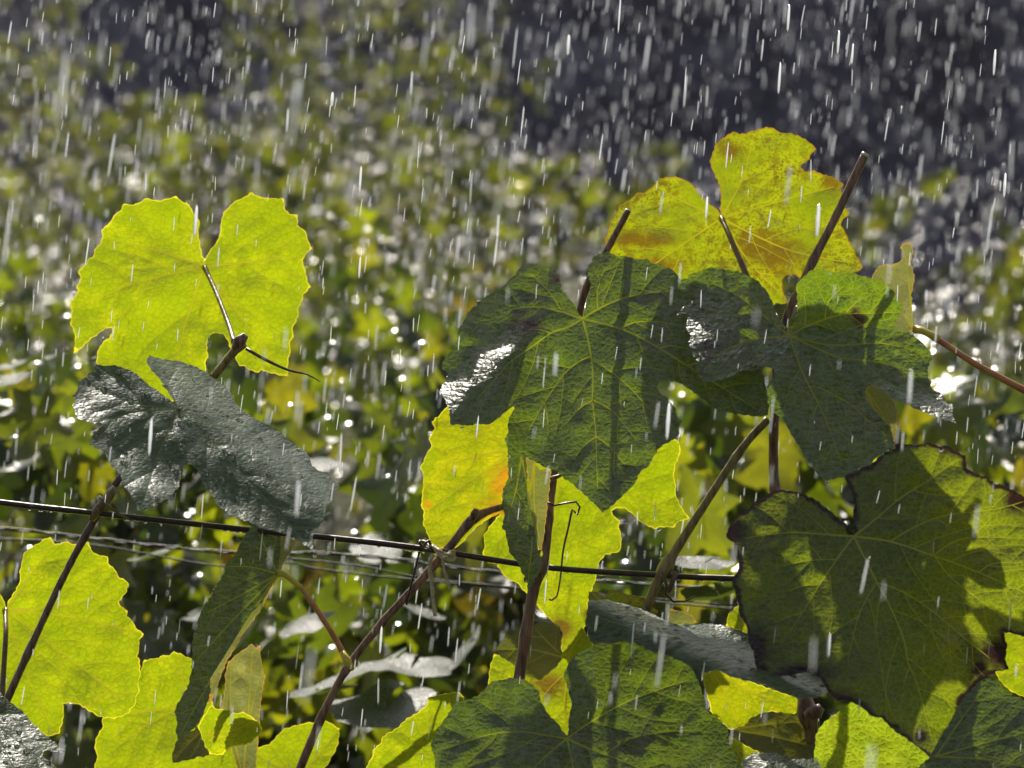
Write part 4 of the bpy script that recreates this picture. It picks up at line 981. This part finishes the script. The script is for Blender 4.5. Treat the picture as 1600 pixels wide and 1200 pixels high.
tag(tw.build('twine_tie', twine_m), 'frayed beige twine tying the slanting cane to the wire, ends hanging', 'twine')

# ------------------------------------------------------------------ water lying on the leaves
dv, df_ = [], []
def add_drop(c, nrm, r, flat=.55):
    base = len(dv); t = nrm.orthogonal().normalized(); b = nrm.cross(t)
    for j, (rr, hh) in enumerate(((1, 0), (.88, .45), (.5, .85))):
        for k in range(8):
            w = 2 * math.pi * k / 8
            dv.append(c + (t * math.cos(w) + b * math.sin(w)) * r * rr + nrm * r * flat * hh)
    dv.append(c + nrm * r * flat)
    for j in range(2):
        for k in range(8):
            df_.append((base + j * 8 + k, base + j * 8 + (k + 1) % 8, base + (j + 1) * 8 + (k + 1) % 8, base + (j + 1) * 8 + k))
    for k in range(8): df_.append((base + 16 + k, base + 16 + (k + 1) % 8, base + 24))
dr = random.Random(5)
for (out, depth, lo, nd, jn) in SURF:
    if not nd: continue
    me = lo.data; vs = me.vertices; nv = len(vs)
    polys = me.polygons; npz = len(polys)
    for _ in range(nd):
        p = polys[dr.randrange(npz)]
        n = p.normal.copy()
        if n.y > 0: n = -n
        c = p.center.copy()
        add_drop(c - n * .00015, n, dr.choice((.0006, .0008, .0010, .0013, .0017, .0024)) * dr.uniform(.8, 1.2))
for (out, depth, lo, nd, jn) in SURF:      # drops gathering on the lower margins
    if not nd: continue
    for i in range(3, len(out) - 3, 7):
        x, y = out[i]
        if not (0 < x < 1600 and 0 < y < 1200): continue
        if y > out[i - 3][1] - 1 and y > out[i + 3][1] - 1 and dr.random() < .5:
            c = P(x, y + 1.5, float(depth(np.array([[x, y]]))[0]) - .0006)
            add_drop(c, Vector((0, -.2, -1)).normalized(), dr.uniform(.0009, .0017), 1.4)
for x in range(20, 1140, 1):              # drops hanging under the wire
    if dr.random() < .035:
        yw = np.interp(x, [0, 150, 390, 540, 665, 850, 1020, 1150], [785, 802, 828, 843, 858, 886, 898, 904])
        add_drop(P(x, float(yw) + 3.5, 0), Vector((0, 0, -1)), dr.uniform(.0009, .0015), 1.3)
wd = link('water_droplets', new_mesh('water_droplets', dv, df_), None, drop_m)
tag(wd, 'clear beads of rain water lying on the foreground leaves', 'water drops', kind='stuff')

# ------------------------------------------------------------------ falling rain
rr_ = np.random.RandomState(11)
VV, FF = [], []; off = 0
prof = [(0.0, 0.0), (0.12, .75), (0.5, 1.0), (0.88, .75), (1.0, 0.0)]
def rain_streak(c, length, rad, dirv):
    global off
    dirv = dirv / np.linalg.norm(dirv)
    a = np.cross(dirv, (0, 1, 0)); a /= np.linalg.norm(a); b = np.cross(dirv, a)
    vs = [c - dirv * length / 2]
    for t, s in prof[1:4]:
        for k in range(5):
            w = 2 * math.pi * k / 5
            vs.append(c + dirv * (t - .5) * length + (a * math.cos(w) + b * math.sin(w)) * rad * s)
    vs.append(c + dirv * length / 2)
    VV.append(np.array(vs))
    f = [(0, 1 + (k + 1) % 5, 1 + k) for k in range(5)]
    for j in range(2):
        for k in range(5):
            p, q = 1 + j * 5 + k, 1 + j * 5 + (k + 1) % 5
            f += [(p, q, q + 5), (p, q + 5, p + 5)]
    f += [(11 + k, 11 + (k + 1) % 5, 16) for k in range(5)]
    FF.append(np.array(f) + off); off += 17
def scatter(n, dmin, dmax, lmed, rmed):
    for _ in range(n):
        D = dmin + (dmax - dmin) * rr_.rand()
        x = rr_.uniform(-1.5, 1.5) * .18 * D; z = CAMH + rr_.uniform(-1.15, 1.15) * .135 * D
        k = math.exp(rr_.normal(0, .42))
        L = lmed * k * math.exp(rr_.normal(0, .25)); r = rmed * k ** .8
        rain_streak(np.array((x, D - CAMD, z)), L, r, np.array((rr_.normal(.11, .04), rr_.normal(0, .08), 1.0)))
scatter(14, .75, 1.2, .014, .0004)
scatter(260, 1.2, 1.6, .008, .00026)
scatter(3200, 1.6, 2.5, .0064, .00022)
scatter(5200, 2.5, 4.5, .010, .00044)
scatter(12000, 4.5, 12.0, .018, .00064)
# the big near drops that stand out in the photograph: (x, y, depth, length px, half width px)
for x, y, d, lp, wp in [(100, 130, -.80, 110, 8), (735, 42, -.75, 75, 7), (235, 683, -.2, 62, 4), (1044, 658, -.2, 62, 4.5), (1278, 345, -.25, 56, 4.5), (1218, 122, -.1, 52, 3), (1232, 28, -.1, 44, 3), (1310, 66, -.1, 38, 3),
                        (1332, 84, 0, 34, 2.5), (1554, 98, -.1, 42, 3), (888, 70, -.2, 34, 4), (643, 130, -.3, 40, 5), (563, 280, -.1, 44, 3), (306, 345, -.2, 52, 4), (465, 780, -.5, 60, 8), (1422, 606, -.5, 56, 8), (1294, 1140 - 130, -.2, 40, 4),
                        (449, 188, -.3, 40, 5), (778, 352, -.3, 36, 5), (868, 570, -.5, 40, 7), (1296, 1008, -.3, 40, 5), (1104, 325, 0, 38, 3), (562, 418, 0, 36, 2.5), (519, 155, -.1, 24, 4), (1570, 290, -.1, 40, 3), (595, 1000, -.1, 46, 3)]:
    pxs = FW * (CAMD + d) / 1600
    rain_streak(np.array(P(x, y, d)), lp * pxs, wp * pxs * (.8 if d > -.3 else .35), np.array((.07, 0, 1.0)))
v = np.concatenate(VV); f = np.concatenate(FF)
me = bpy.data.meshes.new('rain')
me.vertices.add(len(v)); me.vertices.foreach_set('co', v.ravel())
me.loops.add(f.size); me.loops.foreach_set('vertex_index', f.ravel().astype(np.int32))
me.polygons.add(len(f)); me.polygons.foreach_set('loop_start', np.arange(0, f.size, 3, dtype=np.int32))
me.update(calc_edges=True)
tag(link('rain', me, None, rain_m), 'bright slanting streaks of falling rain in front of and behind the vines', 'rain', kind='stuff')
